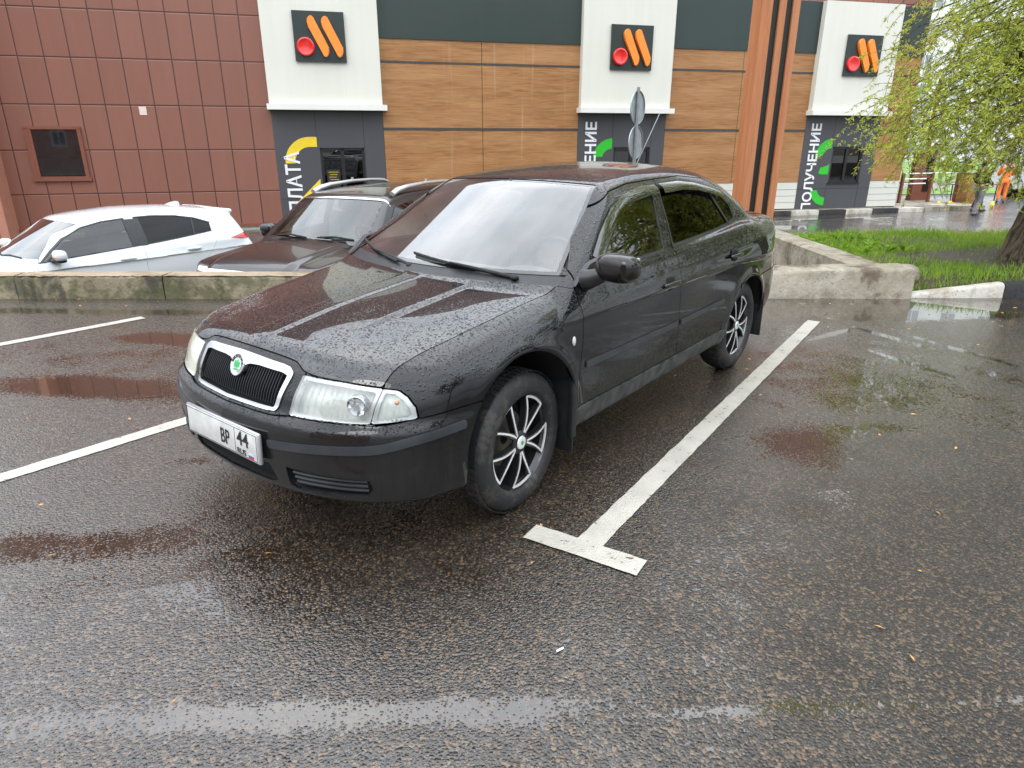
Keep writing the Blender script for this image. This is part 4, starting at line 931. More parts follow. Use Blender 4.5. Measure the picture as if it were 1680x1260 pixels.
m=MB(); rough_block(m,2.11,4.17,6.87,7.28,LZ,.265,31,70,.014,lambda x:.045*(x-2.1)/2); o=m.build('end_wall','concrete_grey',ang=50); tag(o,'pale worn end of the concrete wall beside the sedan tail and the puddle','wall')
m=MB(); m.T=Matrix.Translation((4.17,7.29,0))@Matrix.Rotation(math.pi/2,4,'Z'); rough_block(m,0.0,5.2,.02,.38,LZ,.262,77,90,.012); o=m.build('retaining_wall','concrete_grey',ang=50); tag(o,'weathered retaining wall running back along the grass towards the drive lane','wall')
m=MB(); rnd=random.Random(3)
m.T=Matrix.Translation((4.36,7.40,.14)); m.ell((0,0,0),(.16,.13,.13),12,8,.8); o=m.build('stone','concrete_grey'); tag(o,'grey lump of stone in the grass just behind the wall corner','stone')
# ---------------- verge, kerbs ----------------
def vz(x,y):
    n=.025*math.sin(x*2.1+y*1.3)+.02*math.sin(y*3.7-x*1.1)
    z=.06+.17*min(1,max(0,(x-4.2)/2.5))*min(1,max(0,(y-7)/1.6))*min(1,max(0,(12-y)/3.2))+n*.8+.06*min(1,max(0,(9.5-y)/2))
    if y>11.2: z-=(y-11.2)*.25+ max(0,y-12.2)*1.6
    if y<7.2: z=min(z,.02+.13*min(1,max(0,(x-4.1)/1.0)))
    return max(z,LZ-.05)
m=MB(); nx,ny=70,60; vs=[]
for j in range(ny+1):
    for i in range(nx+1):
        xx=4.16+10*(i/nx)**1.5; yy=6.97+6.2*(j/ny); vs.append((xx,yy,vz(xx,yy)))
m.add(vs,[(j*(nx+1)+i,j*(nx+1)+i+1,(j+1)*(nx+1)+i+1,(j+1)*(nx+1)+i) for j in range(ny) for i in range(nx)]); o=m.build('verge',"soil"); o['kind']='structure'
rs=np.random.RandomState(4)
def blades(name,n,xr,yr,hr,mat,fn=None,w=.006,lean=.5):
    xx=xr[0]+(xr[1]-xr[0])*rs.rand(n)**1.25; yy=yr[0]+(yr[1]-yr[0])*rs.rand(n); keep=np.ones(n,bool)
    if fn: keep=fn(xx,yy,rs.rand(n)); xx=xx[keep];yy=yy[keep]
    n=len(xx); zz=np.array([vz(a,b) for a,b in zip(xx,yy)]); h=hr[0]+(hr[1]-hr[0])*rs.rand(n)**1.5
    a=rs.rand(n)*math.tau; b=rs.rand(n)*math.tau; ln=h*lean*rs.rand(n); v=np.zeros((n,5,3)); P=np.stack([xx,yy,zz],1); d=np.stack([np.cos(a),np.sin(a),0*a],1)*w; l=np.stack([np.cos(b),np.sin(b),0*b],1)*ln[:,None]; up=np.array([0,0,1.])
    v[:,0]=P-d;v[:,1]=P+d;v[:,2]=P+d*.8+l*.35+up*h[:,None]*.6;v[:,3]=P-d*.8+l*.35+up*h[:,None]*.6;v[:,4]=P+l+up*h[:,None]
    base=np.arange(n)[:,None]*5; F4=base+np.array([0,1,2,3]); F3=base+np.array([3,2,4])
    me=bpy.data.meshes.new(name); me.from_pydata(v.reshape(-1,3),[],F4.tolist()+F3.tolist()); me.materials.append(M[mat]); me.update(); o=bpy.data.objects.new(name,me); S.collection.objects.link(o); return o
def patch(x,y,r):
    f=np.sin(x*3.1+1)*np.sin(y*2.3)+.5*np.sin(x*7+y*5); d=np.exp(-((x-5.6)/.9)**2-((y-8.6)/.35)**2); d2=np.exp(-((x-5.9)/.45)**2-((y-8.15)/.35)**2)
    return r<np.clip(.75+.25*f-1.0*d-.9*d2,.04,1)
o=blades('grass',42000,(4.22,11.5),(7.02,11.9),(.02,.115),'grass',patch,.004,.8); tag(o,'fresh green grass on the strip behind the painted kerb','grass',kind='stuff')
o=blades('tall_grass',6500,(4.25,8.5),(9.6,12.1),(.04,.17),'grass',lambda x,y,r:(r<.15+.85*((np.sin(x*4)+np.sin(y*3+x))>.3))&((y>10.4)|(x<5.4)),.006,.6); tag(o,'tufts of longer grass along the far edge of the strip','grass',kind='stuff')
# broad-leaved weeds
m=MB(); rnd=random.Random(8)
for k in range(26):
    cx,cy=rnd.uniform(4.35,5.4),rnd.uniform(8.6,10.6); cz=vz(cx,cy)
    for q in range(9):
        a=rnd.uniform(0,math.tau); l=rnd.uniform(.07,.16); w=l*.22; d=Vector((math.cos(a),math.sin(a),0)); n=Vector((-d.y,d.x,0)); c=Vector((cx,cy,cz+.02)); h=rnd.uniform(.03,.12)
        m.add([c[:],(c+d*l*.5+n*w+Vector((0,0,h*.8)))[:],(c+d*l+Vector((0,0,h)))[:],(c+d*l*.5-n*w+Vector((0,0,h*.8)))[:]],[(0,1,2,3)])
o=m.build('weeds','grass',smooth=False); tag(o,'broad-leaved weeds and dandelion leaves behind the retaining wall','weeds',kind='stuff')
for i in range(5):
    a=4.12+i*1.03; b=a+1.02; m=MB(); rough_block(m,a,b,6.90,7.04,-.2,.155,50+i,26,.005,(lambda x,i=i:(-.12*(1-(x-4.12)/1.03)) if i==0 else .03*min(1,(x-5.1)/1.2)))
    o=m.build('kerbstone','kerb_white' if i%2==0 else 'kerb_black',ang=50)
    tag(o,['white kerbstone sloping down next to the grey end wall','black kerbstone next to the white sloping one','white kerbstone right of the first black one','black kerbstone further to the right','white kerbstone at the far right of the verge'][i],'kerbstone','painted kerbstones by the puddle')
# fallen leaves and scraps
m=MB(); rnd=random.Random(21)
for k in range(170):
    if k<70: x_,y_=rnd.uniform(2.7,6),rnd.uniform(5.6,6.85)
    elif k<110: x_,y_=rnd.uniform(-6,2),rnd.uniform(6.5,6.83)
    else: x_,y_=rnd.uniform(-2.5,4.5),rnd.uniform(1.3,6)
    if abs(x_+.3)<1.2 and y_>2.6 and y_<6.4: continue
    a=rnd.uniform(0,math.tau); l=rnd.uniform(.008,.022); w=l*.3; d=Vector((math.cos(a),math.sin(a),0)); n=Vector((-d.y,d.x,0)); c=Vector((x_,y_,.006))
    m.add([(c-d*l)[:],(c+n*w+Vector((0,0,.004)))[:],(c+d*l)[:],(c-n*w)[:]],[(0,1,2,3)])
M['dead_leaf']=simple('dead_leaf',(.48,.26,.08),.7,var=.3,sc=3)
o=m.build('fallen_leaves','dead_leaf',smooth=False); tag(o,'small yellow fallen leaves scattered over the wet asphalt','leaves',kind='stuff')
m=MB(); m.T=Matrix.Translation((.155,1.735,.006))@Matrix.Rotation(rad(35),4,'Z'); m.tube([(-.014,0,0),(.014,0,0)],.0035,8); o=m.build('cigarette_end','letter_white'); tag(o,'white cigarette end lying on the bare asphalt in the foreground','cigarette end')

# ---------------- restaurant building ----------------
RZ=rad(14.35)
M['window_dark']=simple('window_dark',(.012,.014,.015),.03,0,coat=1,var=.2)
M['paper']=simple('paper',(.70,.58,.52),.7,var=.1,sc=30)
B=empty('restaurant_building',(0,22,0),RZ,label='drive-through restaurant with brown tiles, wood panels and cream sign towers',cat='building')
def bp(name,m,mat,par=B,**k): return m.build(name,mat,par,**k)
TOP=12.6; D=8
m=MB(); m.box(-13.9,-7.0,0,D,-.72,TOP); bp('tiled_wall',m,'brown_cassette',smooth=False)
m=MB(); m.box(-16.4,-13.9,-.62,D,-.9,TOP); bp('tiled_wing',m,'brown_cassette',smooth=False)
m=MB(); m.box(-14.06,-13.86,-.66,.0,-.9,TOP); bp('corner_trim',m,'brown_corner',smooth=False)
m=MB(); m.box(-13.86,-7.0,-.05,-.0,-.80,-.72); bp('base_flashing',m,'brown_frame',smooth=False)
m=MB(); m.box(-13.86,-7.0,.02,.3,-.95,-.79); bp('plinth',m,'white_siding',smooth=False)
m=MB(); m.box(-7.0,14.7,0,D,5.78,TOP); bp('upper_tiled_wall',m,'brown_cassette',smooth=False)
# cavity behind towers + wood walls
WZ=[(.19,1.85),(1.92,3.655),(3.71,4.28)]
def bay(a0,a1,joints):
    w=MB(); w.box(a0,a1,.06,D,-.9,5.78); bp('wall_core',w,'band_dark',smooth=False)
    cuts=[a0]+joints+[a1]
    for i in range(len(cuts)-1):
        for z0,z1 in WZ:
            w=MB(); w.box(cuts[i]+.008,cuts[i+1]-.008,.0,.08,z0,z1); w.box(cuts[i]+.008,cuts[i+1]-.008,.0,.08,z0,z1) if 0 else None; bp('wood_panel',w,'wood_panel',smooth=False)
    w=MB(); w.box(a0,a1,-.03,.08,4.28,5.785); bp('green_band',w,'green_band',smooth=False)
    w=MB(); w.box(a0,a1,.01,.08,-.72,.18); bp('plinth',w,'white_siding',smooth=False)
bay(-3.9,2.14,[-.92]); bay(5.13,10.40,[7.75]); bay(13.42,14.70,[])
for i in range(4):
    for a0,a1 in ((5.13,10.4),(13.42,14.7),(-3.9,2.14)):
        w=MB(); w.box(a0,a1,.006,.012,-.72+.22*i-.004,-.72+.22*i+.004); bp('siding_groove',w,'band_dark',smooth=False)
for z0,z1 in ((3.655,3.71),(1.85,1.92)):
    for a0,a1 in ((-3.9,2.14),(5.13,10.4),(13.42,14.7)):
        w=MB(); w.box(a0,a1,-.012,.06,z0,z1); bp('band',w,'band_dark',smooth=False)
def arcpts(cx,cz,r,a0,a1,n=24): return [(cx+r*math.cos(rad(a0+(a1-a0)*i/n)),cz+r*math.sin(rad(a0+(a1-a0)*i/n))) for i in range(n+1)]
TW=[(-7.0,-3.9,'pay'),(2.14,5.13,'get'),(10.40,13.42,'get')]
for ti,(a0,a1,kind) in enumerate(TW):
    w=MB(); w.box(a0,a1,-.22,D,2.50,5.80 if ti else 8.2); bp('sign_tower',w,'cream_panel',smooth=False)
    for q in ((a0+1.0,a0+2.06) if ti!=1 else (a0+.9,)):
        w=MB(); w.box(q-.006,q+.006,-.2215,-.219,2.52,5.78 if ti else 8.2); bp('joint',w,'grey_metal' if 0 else 'white_ledge',smooth=False)
    w=MB(); w.box(a0-.06,a1+.12,-.36,.0,2.37,2.52); bp('ledge',w,'white_ledge',smooth=False)
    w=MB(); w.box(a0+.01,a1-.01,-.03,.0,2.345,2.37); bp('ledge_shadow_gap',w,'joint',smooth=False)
    win=(a0+1.24,a0+2.50,.14 if ti!=1 else .16,1.36)
    x0,x1,z0,z1=win; w=MB()
    for (q0,q1,r0,r1) in ((a0,x0,-.9,2.37),(x1,a1,-.9,2.37),(x0,x1,z1,2.37),(x0,x1,-.9,z0)): w.box(q0,q1,-.0,D if q1-q0>5 else .3,r0,r1)
    bp('grey_wall',w,'grey_panel',smooth=False)
    w=MB(); w.box(a0,a1,.3,D,-.9,2.37); bp('wall_core',w,'joint',smooth=False)
    w=MB(); 
    for q in (x0-.06,x1+.02):
        w.box(q-.008,q+.008,-.002,.0,-.9 if q>x1 else z1-.0,2.36)
    w.box(x0-.068,x0-.052,-.002,.0,-.9,z0)
    w.box(a0,a1,-.002,.0,-.06,-.045); bp('joint',w,'joint',smooth=False)
    fr=MB()
    for (q0,q1,r0,r1) in ((x0,x0+.07,z0,z1),(x1-.07,x1,z0,z1),(x0,x1,z1-.07,z1),(x0,x1,z0,z0+.08),((x0+x1)/2-.05,(x0+x1)/2+.05,z0,z1)): fr.box(q0,q1,.03,.10,r0,r1)
    fo=bp('service_window',fr,'frame_black',smooth=False)
    g=MB(); g.box(x0+.07,x1-.07,.07,.078,z0+.08,z1-.07); bp('pane',g,'window_glass',fo,smooth=False)
    g=MB(); g.box(x0-.03,x1+.03,-.05,.05,z0-.03,z0+.002); bp('sill',g,'frame_black',fo,smooth=False)
    if ti==0:
        g=MB(); g.box(x0+.14,x0+.52,.055,.062,z0+.10,z0+.62); nb=bp('notice',g,'ink',fo,smooth=False)
        for r in range(6):
            g=MB(); g.box(x0+.19+.03*(r%2),x0+.47-.03*(r%3),.052,.054,z0+.55-.07*r-.012,z0+.55-.07*r); bp('notice_line',g,'yellow',nb if 0 else fo,smooth=False)
    # numeral
    mt='yellow' if kind=='pay' else 'green_sign'; jx=x0-.065
    w=MB()
    if kind=='pay':
        cx,cz=jx-.20,.94; o_=arcpts(cx,cz,.72,90,180); i_=arcpts(cx,cz,.45,90,180)
        w.strip([(jx,cz+.72)]+o_,[(jx,cz+.45)]+i_,-.008,-.002,False)
        w.prism([(jx,.50),(jx,.10),(jx-.52,-.46),(jx,-.46),(jx,-.80),(jx-.98,-.80),(jx-.98,-.42)],-.008,-.002)
    else:
        cx,cz=jx,.98; w.strip(arcpts(cx,cz,.645,90,172,18),arcpts(cx,cz,.335,90,165,18),-.008,-.002,False)
        w.prism([(jx,.80),(jx-.09,.72),(jx-.34,.66),(jx-.40,.50),(jx-.38,.45),(jx-.20,.43),(jx,.44)],-.008,-.002)
        w.strip(arcpts(cx,.02,.38,200,270,18),arcpts(cx,.02,.65,190,270,18),-.008,-.002,False)
    bp('numeral',w,mt,smooth=False)
    word='ОПЛАТА' if kind=='pay' else 'ПОЛУЧЕНИЕ'
    sz=.56 if kind=='pay' else .49
    o=text('lettering',word,sz,'letter_white',B,(a0+.64 if kind=='pay' else a0+.62,-.012,-.83 if kind=='pay' else -.86),(math.pi/2,-math.pi/2,0),.004,'LEFT',1.0,.012)
    bb=[v.co.x for v in o.data.vertices]; L_=max(bb)-min(bb); o.scale=((2.95 if kind!='pay' else 2.08)/L_,1,1)
# small window in the brown wall
x0,x1,z0,z1=-13.15,-11.90,.60,1.86
w=MB()
for (q0,q1,r0,r1) in ((x0-.04,x0+.05,z0,z1),(x1-.05,x1+.04,z0,z1),(x0-.04,x1+.04,z1-.02,z1+.05),(x0-.08,x1+.08,z0-.07,z0)): w.box(q0,q1,-.07,.02,r0,r1)
fo=bp('small_window',w,'brown_frame',smooth=False)
w=MB(); w.box(x0+.05,x1-.05,-.03,-.025,z0,z1-.02); bp('pane',w,'window_dark',fo,smooth=False)
w=MB(); w.box(x0+.04,x0+.12,-.065,-.03,z0,z1-.02); w.box(x0+.04,x1-.04,-.055,-.03,z0,z0+.05); bp('inner_frame',w,'brown_frame',fo,smooth=False)
w=MB(); w.box(-10.36,-10.18,-.006,-.001,2.21,2.42); bp('paper_notice',w,'paper',smooth=False)
# logo signs
def logo(a,z0,yy,label):
    r=empty('logo_sign',(0,0,0),0,label=label,cat='sign',group='square logo signs on the cream towers')
    r.rotation_euler=(0,0,RZ); c=Matrix.Rotation(RZ,4,'Z'); r.location=Vector((0,22,0))+c.to_3x3()@Vector((a,yy,z0))
    Wd,H=1.36,1.24
    m=MB(); m.box(0,Wd,-.05,0,0,H); m.build('board','board_green',r,smooth=False)
    bar=[(.353,.904),(.314,.88),(.284,.835),(.277,.78),(.293,.68),(.563,.104),(.60,.084),(.645,.125),(.668,.19),(.671,.285),(.409,.872),(.383,.90)]
    for dx in (0,.275):
        m=MB(); pts=[((u+dx)*Wd,v*H) for u,v in bar]; n=len(pts); c_=(sum(p[0] for p in pts)/n,sum(p[1] for p in pts)/n)
        inn=[(c_[0]+(p[0]-c_[0])*.93,c_[1]+(p[1]-c_[1])*.975) for p in pts]
        m.prism(pts,-.05,-.12); m.add([(p[0],-.12,p[1]) for p in pts]+[(p[0],-.15,p[1]) for p in inn],[((i+1)%n,i,n+i,n+(i+1)%n) for i in range(n)]+[tuple(range(2*n-1,n-1,-1))]); m.build('orange_bar','orange',r,ang=50)
    m=MB(); m.lathe([(0,-.11),(.10*Wd,-.115),(.145*Wd,-.14),(.17*Wd,-.13),(.172*Wd,-.05)],40,'y',.215*Wd,0,.292*H); m.build('red_disc','red',r)
logo(-6.17,3.60,-.24,'square logo board on the left cream tower, above the yellow numeral')
logo(3.02,3.60,-.24,'square logo board on the middle cream tower, above the round road signs')
logo(11.35,3.60,-.24,'square logo board on the right cream tower, behind willow twigs')
# pillar
pl=empty('entrance_pillar',(5.62,17,0),RZ,label='tall orange-brown wooden pillar with two black grooves, beside the sedan roof',cat='pillar')
H1=7.0
m=MB(); m.box(.02,.93,.05,.34,LZ,H1); m.build('core','groove_black',pl,smooth=False)
for a,b in ((0,.27),(.45,.62),(.80,.98)):
    m=MB(); m.box(a,b,-.0,.40 if a==0 else .12,LZ,H1); m.build('wood_strip','pillar_wood',pl,smooth=False)
m=MB(); m.box(-.002,.985,-.003,.0,4.00,4.008) if 0 else None
# road signs seen from behind
sg_=empty('road_sign_post',(2.43,14,LZ),0,label='steel post with two round signs seen almost edge-on before the middle tower',cat='road sign')
m=MB(); m.tube([(0,0,0),(0,0,3.42)],.032,10); m.build('post','grey_metal',sg_)
for zc,r in ((3.06,.31),(2.42,.31)):
    m=MB(); m.T=Matrix.Translation((.0,.06,zc))@Matrix.Rotation(rad(54),4,'Z'); m.lathe([(0,0),(r-.02,0),(r,-.012),(r,-.03),(r-.012,-.03),(r-.012,-.012),(0,-.012)],36,'y'); m.box(-.2,.2,.0,.02,-.02,.02) ; m.build('sign_disc','grey_metal',sg_)
m=MB(); m.tube([(0,.0,1.9),(.45,.05,2.95)],.010,6); m.build('stay_rod','grey_metal',sg_)
# facade kerb
for i in range(10):
    m=MB(); a=6.55+i*1.12; 
    yy=-.55 if i<8 else -.55+ (i-7)*.35
    m.T=Matrix.Translation((0,22,0))@Matrix.Rotation(RZ,4,'Z'); m.box(a,a+1.11,yy,yy+.18,LZ-.1,LZ+.16,.012)
    o=m.build('kerbstone','kerb_white' if i%2 else 'kerb_black',smooth=True); tag(o,'%s painted kerbstone, number %d from the pillar along the foot of the restaurant'%('white' if i%2 else 'black',i) if 0 else ['black kerbstone hidden behind the pillar foot','white kerbstone just right of the pillar foot','black kerbstone left below the lettering','white kerbstone below the green lettering','black kerbstone below the right service window','white kerbstone right below the right service window','black kerbstone below the corner of the restaurant','white kerbstone below the patio railing','black kerbstone past the patio railing','white kerbstone at the end of the patio'][i],'kerbstone','painted kerbstones along the restaurant')
m=MB(); m.T=Matrix.Translation((0,22,0))@Matrix.Rotation(RZ,4,'Z'); m.box(5,14.7,-.37,.0,LZ-.1,LZ+.15); m.box(14.7,18.5,-.37,5,LZ-.1,LZ+.15); o=m.build('pavement','concrete_grey',smooth=False); o['kind']='structure'
# ---------------- trees ----------------
def limb_path(p0,d0,L_,n,rnd,droop=0,wob=.15):
    pts=[Vector(p0)]; d=Vector(d0).normalized()
    for i in range(n):
        d=(d+Vector((rnd.gauss(0,wob),rnd.gauss(0,wob),rnd.gauss(0,wob)-droop))).normalized(); pts.append(pts[-1]+d*L_/n)
    return pts
def leaf_mesh(name,P,Dv,Ls,Ws,mat,par):
    n=len(P); P=np.array(P);Dv=np.array(Dv);Ls=np.array(Ls)[:,None];Ws=np.array(Ws)[:,None]
    Dv/=np.linalg.norm(Dv,axis=1)[:,None]; r=rs.randn(n,3); s=np.cross(Dv,r); s/=np.linalg.norm(s,axis=1)[:,None]
    v=np.stack([P,P+Dv*Ls*.5+s*Ws,P+Dv*Ls,P+Dv*Ls*.5-s*Ws],1)
    me=bpy.data.meshes.new(name); me.from_pydata(v.reshape(-1,3),[],(np.arange(n)[:,None]*4+np.arange(4)).tolist()); me.materials.append(M[mat]); me.update()
    o=bpy.data.objects.new(name,me); S.collection.objects.link(o); o.parent=par; return o
def willow():
    rnd=random.Random(12); root=empty('willow_tree',(6.40,8.25,.15),label='old willow with drooping yellow-green twigs at the right edge of the picture',cat='tree')
    t=MB(); spine=[(.10,0,-.25),(.02,0,.1),(.12,.03,.6),(.38,.06,1.3),(.62,.05,2.0),(.75,0,2.7)]
    # trunk with a flared, furrowed surface
    pts=[Vector(p) for p in spine]; rr=[.42,.33,.29,.27,.25,.22]; n=40; vs=[]
    seg=36; P=[];R=[]
    for i in range(seg+1):
        u=i/seg*(len(pts)-1); k=min(int(u),len(pts)-2); f=u-k; P.append(pts[k].lerp(pts[k+1],f)); R.append(rr[k]+(rr[k+1]-rr[k])*f)
    for i in range(seg+1):
        for j in range(n):
            a=math.tau*j/n; fl=1+.10*math.sin(a*5+i*.10)+.06*math.sin(a*11-i*.2)+rnd.uniform(-.025,.025)+(.25*max(0,1-i/6)*abs(math.sin(a*2.5))); vs.append((P[i].x+R[i]*fl*math.cos(a),P[i].y+R[i]*fl*math.sin(a),P[i].z))
    t.add(vs,[(i*n+j,i*n+(j+1)%n,(i+1)*n+(j+1)%n,(i+1)*n+j) for i in range(seg) for j in range(n)]); trunk=t.build('trunk','bark',root,ang=80)
    br=MB(); tw=MB(); LP=[];LD=[];LL=[];LW=[]
    top=pts[-1]
    def twig(p,d,L_,dens=1,droop=.16,ls=1.):
        q=limb_path(p,d,L_,9,rnd,droop,.12); tw.tube(q,[.0045*(1-i/12) for i in range(len(q))],3,False)
        m=int(L_*42*dens)
        for k in range(m):
            u=rnd.random()*(len(q)-1); i=int(u); c=q[i].lerp(q[min(i+1,len(q)-1)],u-i); dd=(q[min(i+1,len(q)-1)]-q[max(0,i-0)]).normalized() if i<len(q)-1 else Vector((0,0,-1))
            # clusters of narrow leaves
            for z in range(rnd.choice((2,3,4))):
                s=Vector((rnd.gauss(0,1),rnd.gauss(0,1),rnd.gauss(0,.7))).normalized(); LP.append(c[:]); LD.append((dd*.6+s*.8)[:]); LL.append(rnd.uniform(.03,.065)*ls); LW.append(rnd.uniform(.004,.0075)*ls)
    def limb(p,d,L_,r,depth,droop=.0,ls=1.):
        q=limb_path(p,d,L_,8,rnd,droop,.16); br.tube(q,[r*(1-.62*i/8) for i in range(9)],7,False)
        if depth==0:
            for k in range(int(L_*(13 if ls==1 else 5))):
                u=rnd.uniform(.15,1)*(len(q)-1); i=min(int(u),len(q)-2); c=q[i].lerp(q[i+1],u-i); dd=(q[i+1]-q[i]).normalized(); s=Vector((rnd.gauss(0,1),rnd.gauss(0,1),rnd.gauss(0,.5))).normalized(); twig(c,dd*.5+s*.8,rnd.uniform(.45,1.15),1 if ls==1 else .5,.16,ls)
            return
        for k in range(3 if depth==2 else 4):
            u=rnd.uniform(.25,1)*(len(q)-1); i=min(int(u),len(q)-2); c=q[i].lerp(q[i+1],u-i); dd=(q[i+1]-q[i]).normalized(); s=Vector((rnd.gauss(0,1),rnd.gauss(0,1),rnd.gauss(.1,.5))).normalized()
            limb(c,dd*.8+s*.75,L_*rnd.uniform(.5,.75),r*.5,depth-1,.035,ls)
    for (d,L_,z) in (((-1,.05,.35),1.5,2.0),((-1,-.25,.85),1.7,2.4),((-.8,.5,.55),1.6,2.5),((.8,-.4,.8),2.2,2.7),((.3,-1,.8),2.0,2.6),((.7,.7,.7),2.0,2.7),((-.55,0,1),1.9,2.7)):
        limb(P[min(seg,int((z+.25)/2.95*seg))],d,L_,.085,2 if L_>1.55 else 1,.01)
    for (d,L_) in (((-.4,-.3,1),2.6),((-.4,.3,1),2.6),((.2,-.6,1),3.0),((.4,-.5,1),3.2),((.5,.5,1),3),((0,0,1),3.2)): limb(P[-1],d,L_,.12,1,-.02,2.4)
    # hanging curtain of twigs
    k=0
    def lim(z): return -2.12+.35*max(0,z-1.9) if z>1.35 else (-1.95+ (1.35-z)*1.2)
    while k<2000:
        c=Vector((rnd.uniform(-2.1,1.9),rnd.uniform(-1.3,1.2),rnd.uniform(1.15,3.1))); e=(c.x-lim(c.z))/1.0
        if e<0 or rnd.random()>min(1,.12+e*1.25) or rnd.random()>(c.z-1.0)/.7+.12: continue
        k+=1; s_=Vector((rnd.gauss(-.35,.7),rnd.gauss(0,.5),rnd.gauss(-.25,.35))); twig(c,s_,rnd.uniform(.35,.75),.8,.12)
        if k%9==0: br.tube([c,c+Vector((.30,rnd.uniform(-.2,.2),.22)),c+Vector((.75,rnd.uniform(-.3,.3),.38))],[.004,.007,.011],4,False)
    # upper crown, above the picture
    for k in range(26000):
        v=Vector((rnd.gauss(0,1),rnd.gauss(0,1),rnd.gauss(0,1))).normalized()*rnd.uniform(.5,1)**.6; g_=math.sin(v.x*7)+math.sin(v.y*8+1)+math.sin(v.z*7+2)
        if g_<-.7: continue
        LP.append((.2+v.x*3.0,-.3+v.y*3.1,6.1+v.z*2.7)); LD.append((rnd.gauss(0,1),rnd.gauss(0,1),-.8)); s_=rnd.uniform(.12,.2); LL.append(s_); LW.append(s_*.14)
    b=br.build('branches','bark',root,ang=80); tw.build('twigs','bark',b,smooth=False)
    leaf_mesh('crown',LP,LD,LL,LW,'willow_leaf',root); print('willow leaves',len(LP))
willow()
def tree(loc,h,r,label,seed,mat='tree_leaf',nl=9000,leaf=.12,group=None,cat='tree',name='broadleaf_tree'):
    rnd=random.Random(seed); root=empty(name,loc,label=label,cat=cat,group=group)
    m=MB(); m.tube(limb_path((0,0,-.1),(0,0,1),h*.55,6,rnd,0,.05),[.025*h*(1-.1*i) for i in range(7)],10)
    LP=[];LD=[];LL=[];LW=[]; cl=[]
    for k in range(26):
        a=rnd.uniform(0,math.tau); e=rnd.uniform(-.4,1); q=Vector((math.cos(a)*math.cos(e),math.sin(a)*math.cos(e),math.sin(e)))*r*rnd.uniform(.45,.9); c=Vector((0,0,h*.62))+Vector((q.x,q.y,q.z*1.05)); cl.append((c,r*rnd.uniform(.22,.42)))
        m.tube([(0,0,h*.35),((c.x)*.5,(c.y)*.5,h*.35+(c.z-h*.35)*.6),c],[.012*h,.007*h,.003*h],6,False)
    for k in range(nl):
        c,rc=rnd.choice(cl); v=Vector((rnd.gauss(0,1),rnd.gauss(0,1),rnd.gauss(0,.8))).normalized()*rc*rnd.uniform(.5,1.1); LP.append((c+v)[:]); LD.append((rnd.gauss(0,1),rnd.gauss(0,1),rnd.gauss(-.3,.7))); s=leaf*rnd.uniform(.7,1.4); LL.append(s); LW.append(s*.28)
    m.build('trunk','bark',root,ang=80); leaf_mesh('crown',LP,LD,LL,LW,mat,root)
tree((11.5,3.6,0),8.5,3.4,'leafy tree standing right of the parking, its crown mirrored in the sedan windows',3,'tree_leaf',8500,.12)
tree((9.8,-3.5,0),8,3.2,'leafy tree standing behind the photographer on the right',4,'tree_leaf',11000,.13)
tree((-9,-14,0),9,3.6,'tree before the brick block behind the photographer',5,'tree_leaf',8000,.16)
tree((24,47,LZ),6,2.2,'small tree on the far lawn seen through the willow twigs',6,'tree_leaf',5000,.14); tree((33,44,LZ),7,2.6,'round tree on the far lawn at the right edge',7,'willow_leaf',5000,.15)
# ---------------- far background on the right ----------------
m=MB()
m.add([(13.5,33,LZ+.02),(60,38,LZ+.02),(70,44,LZ+.02),(12,37,LZ+.02)],[(0,1,2,3)]); m.add([(12,42,LZ+.03),(70,50,LZ+.03),(90,75,LZ+.4),(8,75,LZ+.4)],[(0,1,2,3)]); o=m.build('lawn','lawn',smooth=False); o['kind']='structure'
def block(loc,rz,w,d,h,floors,cols,mat,label,sub):
    r=empty('apartment_block',loc,rz,label=label,cat='building'); m=MB(); m.box(-w/2,w/2,0,d,-1,h); m.build('wall',mat,r,smooth=False)
    m=MB(); m.box(-w/2-.2,w/2+.2,-.2,d+.2,h,h+.4); m.build('roof','band_dark',r,smooth=False)
    fh=h/floors; k=0
    for f in range(floors):
        for c in range(cols):
            x_=-w/2+(c+.5)*w/cols; z_=f*fh+fh*.35; ww=w/cols*.42
            m=MB(); m.box(x_-ww/2,x_+ww/2,-.04,.02,z_,z_+fh*.5); wdo=m.build('window','letter_white',r,smooth=False)
            m=MB(); m.box(x_-ww/2+.08,x_-.04,-.05,-.03,z_+.08,z_+fh*.5-.08); m.box(x_+.04,x_+ww/2-.08,-.05,-.03,z_+.08,z_+fh*.5-.08); m.build('pane','pane_pale' if mat=='pale_block' else 'window_dark',wdo,smooth=False)
block((48,82,LZ),rad(-25),46,12,24,8,12,'pale_block','pale apartment block far off behind the willow twigs',0)
block((-26,-38,0),rad(145),34,12,27,9,10,'brick_block','red brick apartment block behind the photographer, mirrored in the sedan fender',0)
# ---------------- patio things ----------------
mb=empty('menu_board',(16.35,28.4,LZ+.15),RZ,label='brown menu stand with a dark panel at the corner of the restaurant',cat='menu board')
m=MB(); m.box(0,.92,0,.25,.0,1.95); m.build('cabinet','brown_frame',mb,smooth=False); m=MB(); m.box(.52,.80,-.02,0,1.0,1.75); m.box(.48,.78,-.02,0,.35,.88); m.build('panel','window_dark',mb,smooth=False); m=MB(); m.box(-.1,1.15,-.1,.35,1.95,2.02); m.build('cap','grey_metal',mb,smooth=False)
m=MB(); m.box(.42,.55,.05,.18,2.0,4.6); m.build('mast','brown_frame',mb,smooth=False)
rl=empty('patio_railing',(15.25,27.25,LZ+.15),RZ*1.3,label='pale metal railing with brown posts fencing the restaurant patio',cat='railing')
for i,x_ in enumerate((0,1.5,2.9)):
    m=MB(); m.box(x_-.05,x_+.05,-.05,.05,-.1,1.12); m.build('post','brown_frame',rl,smooth=False)
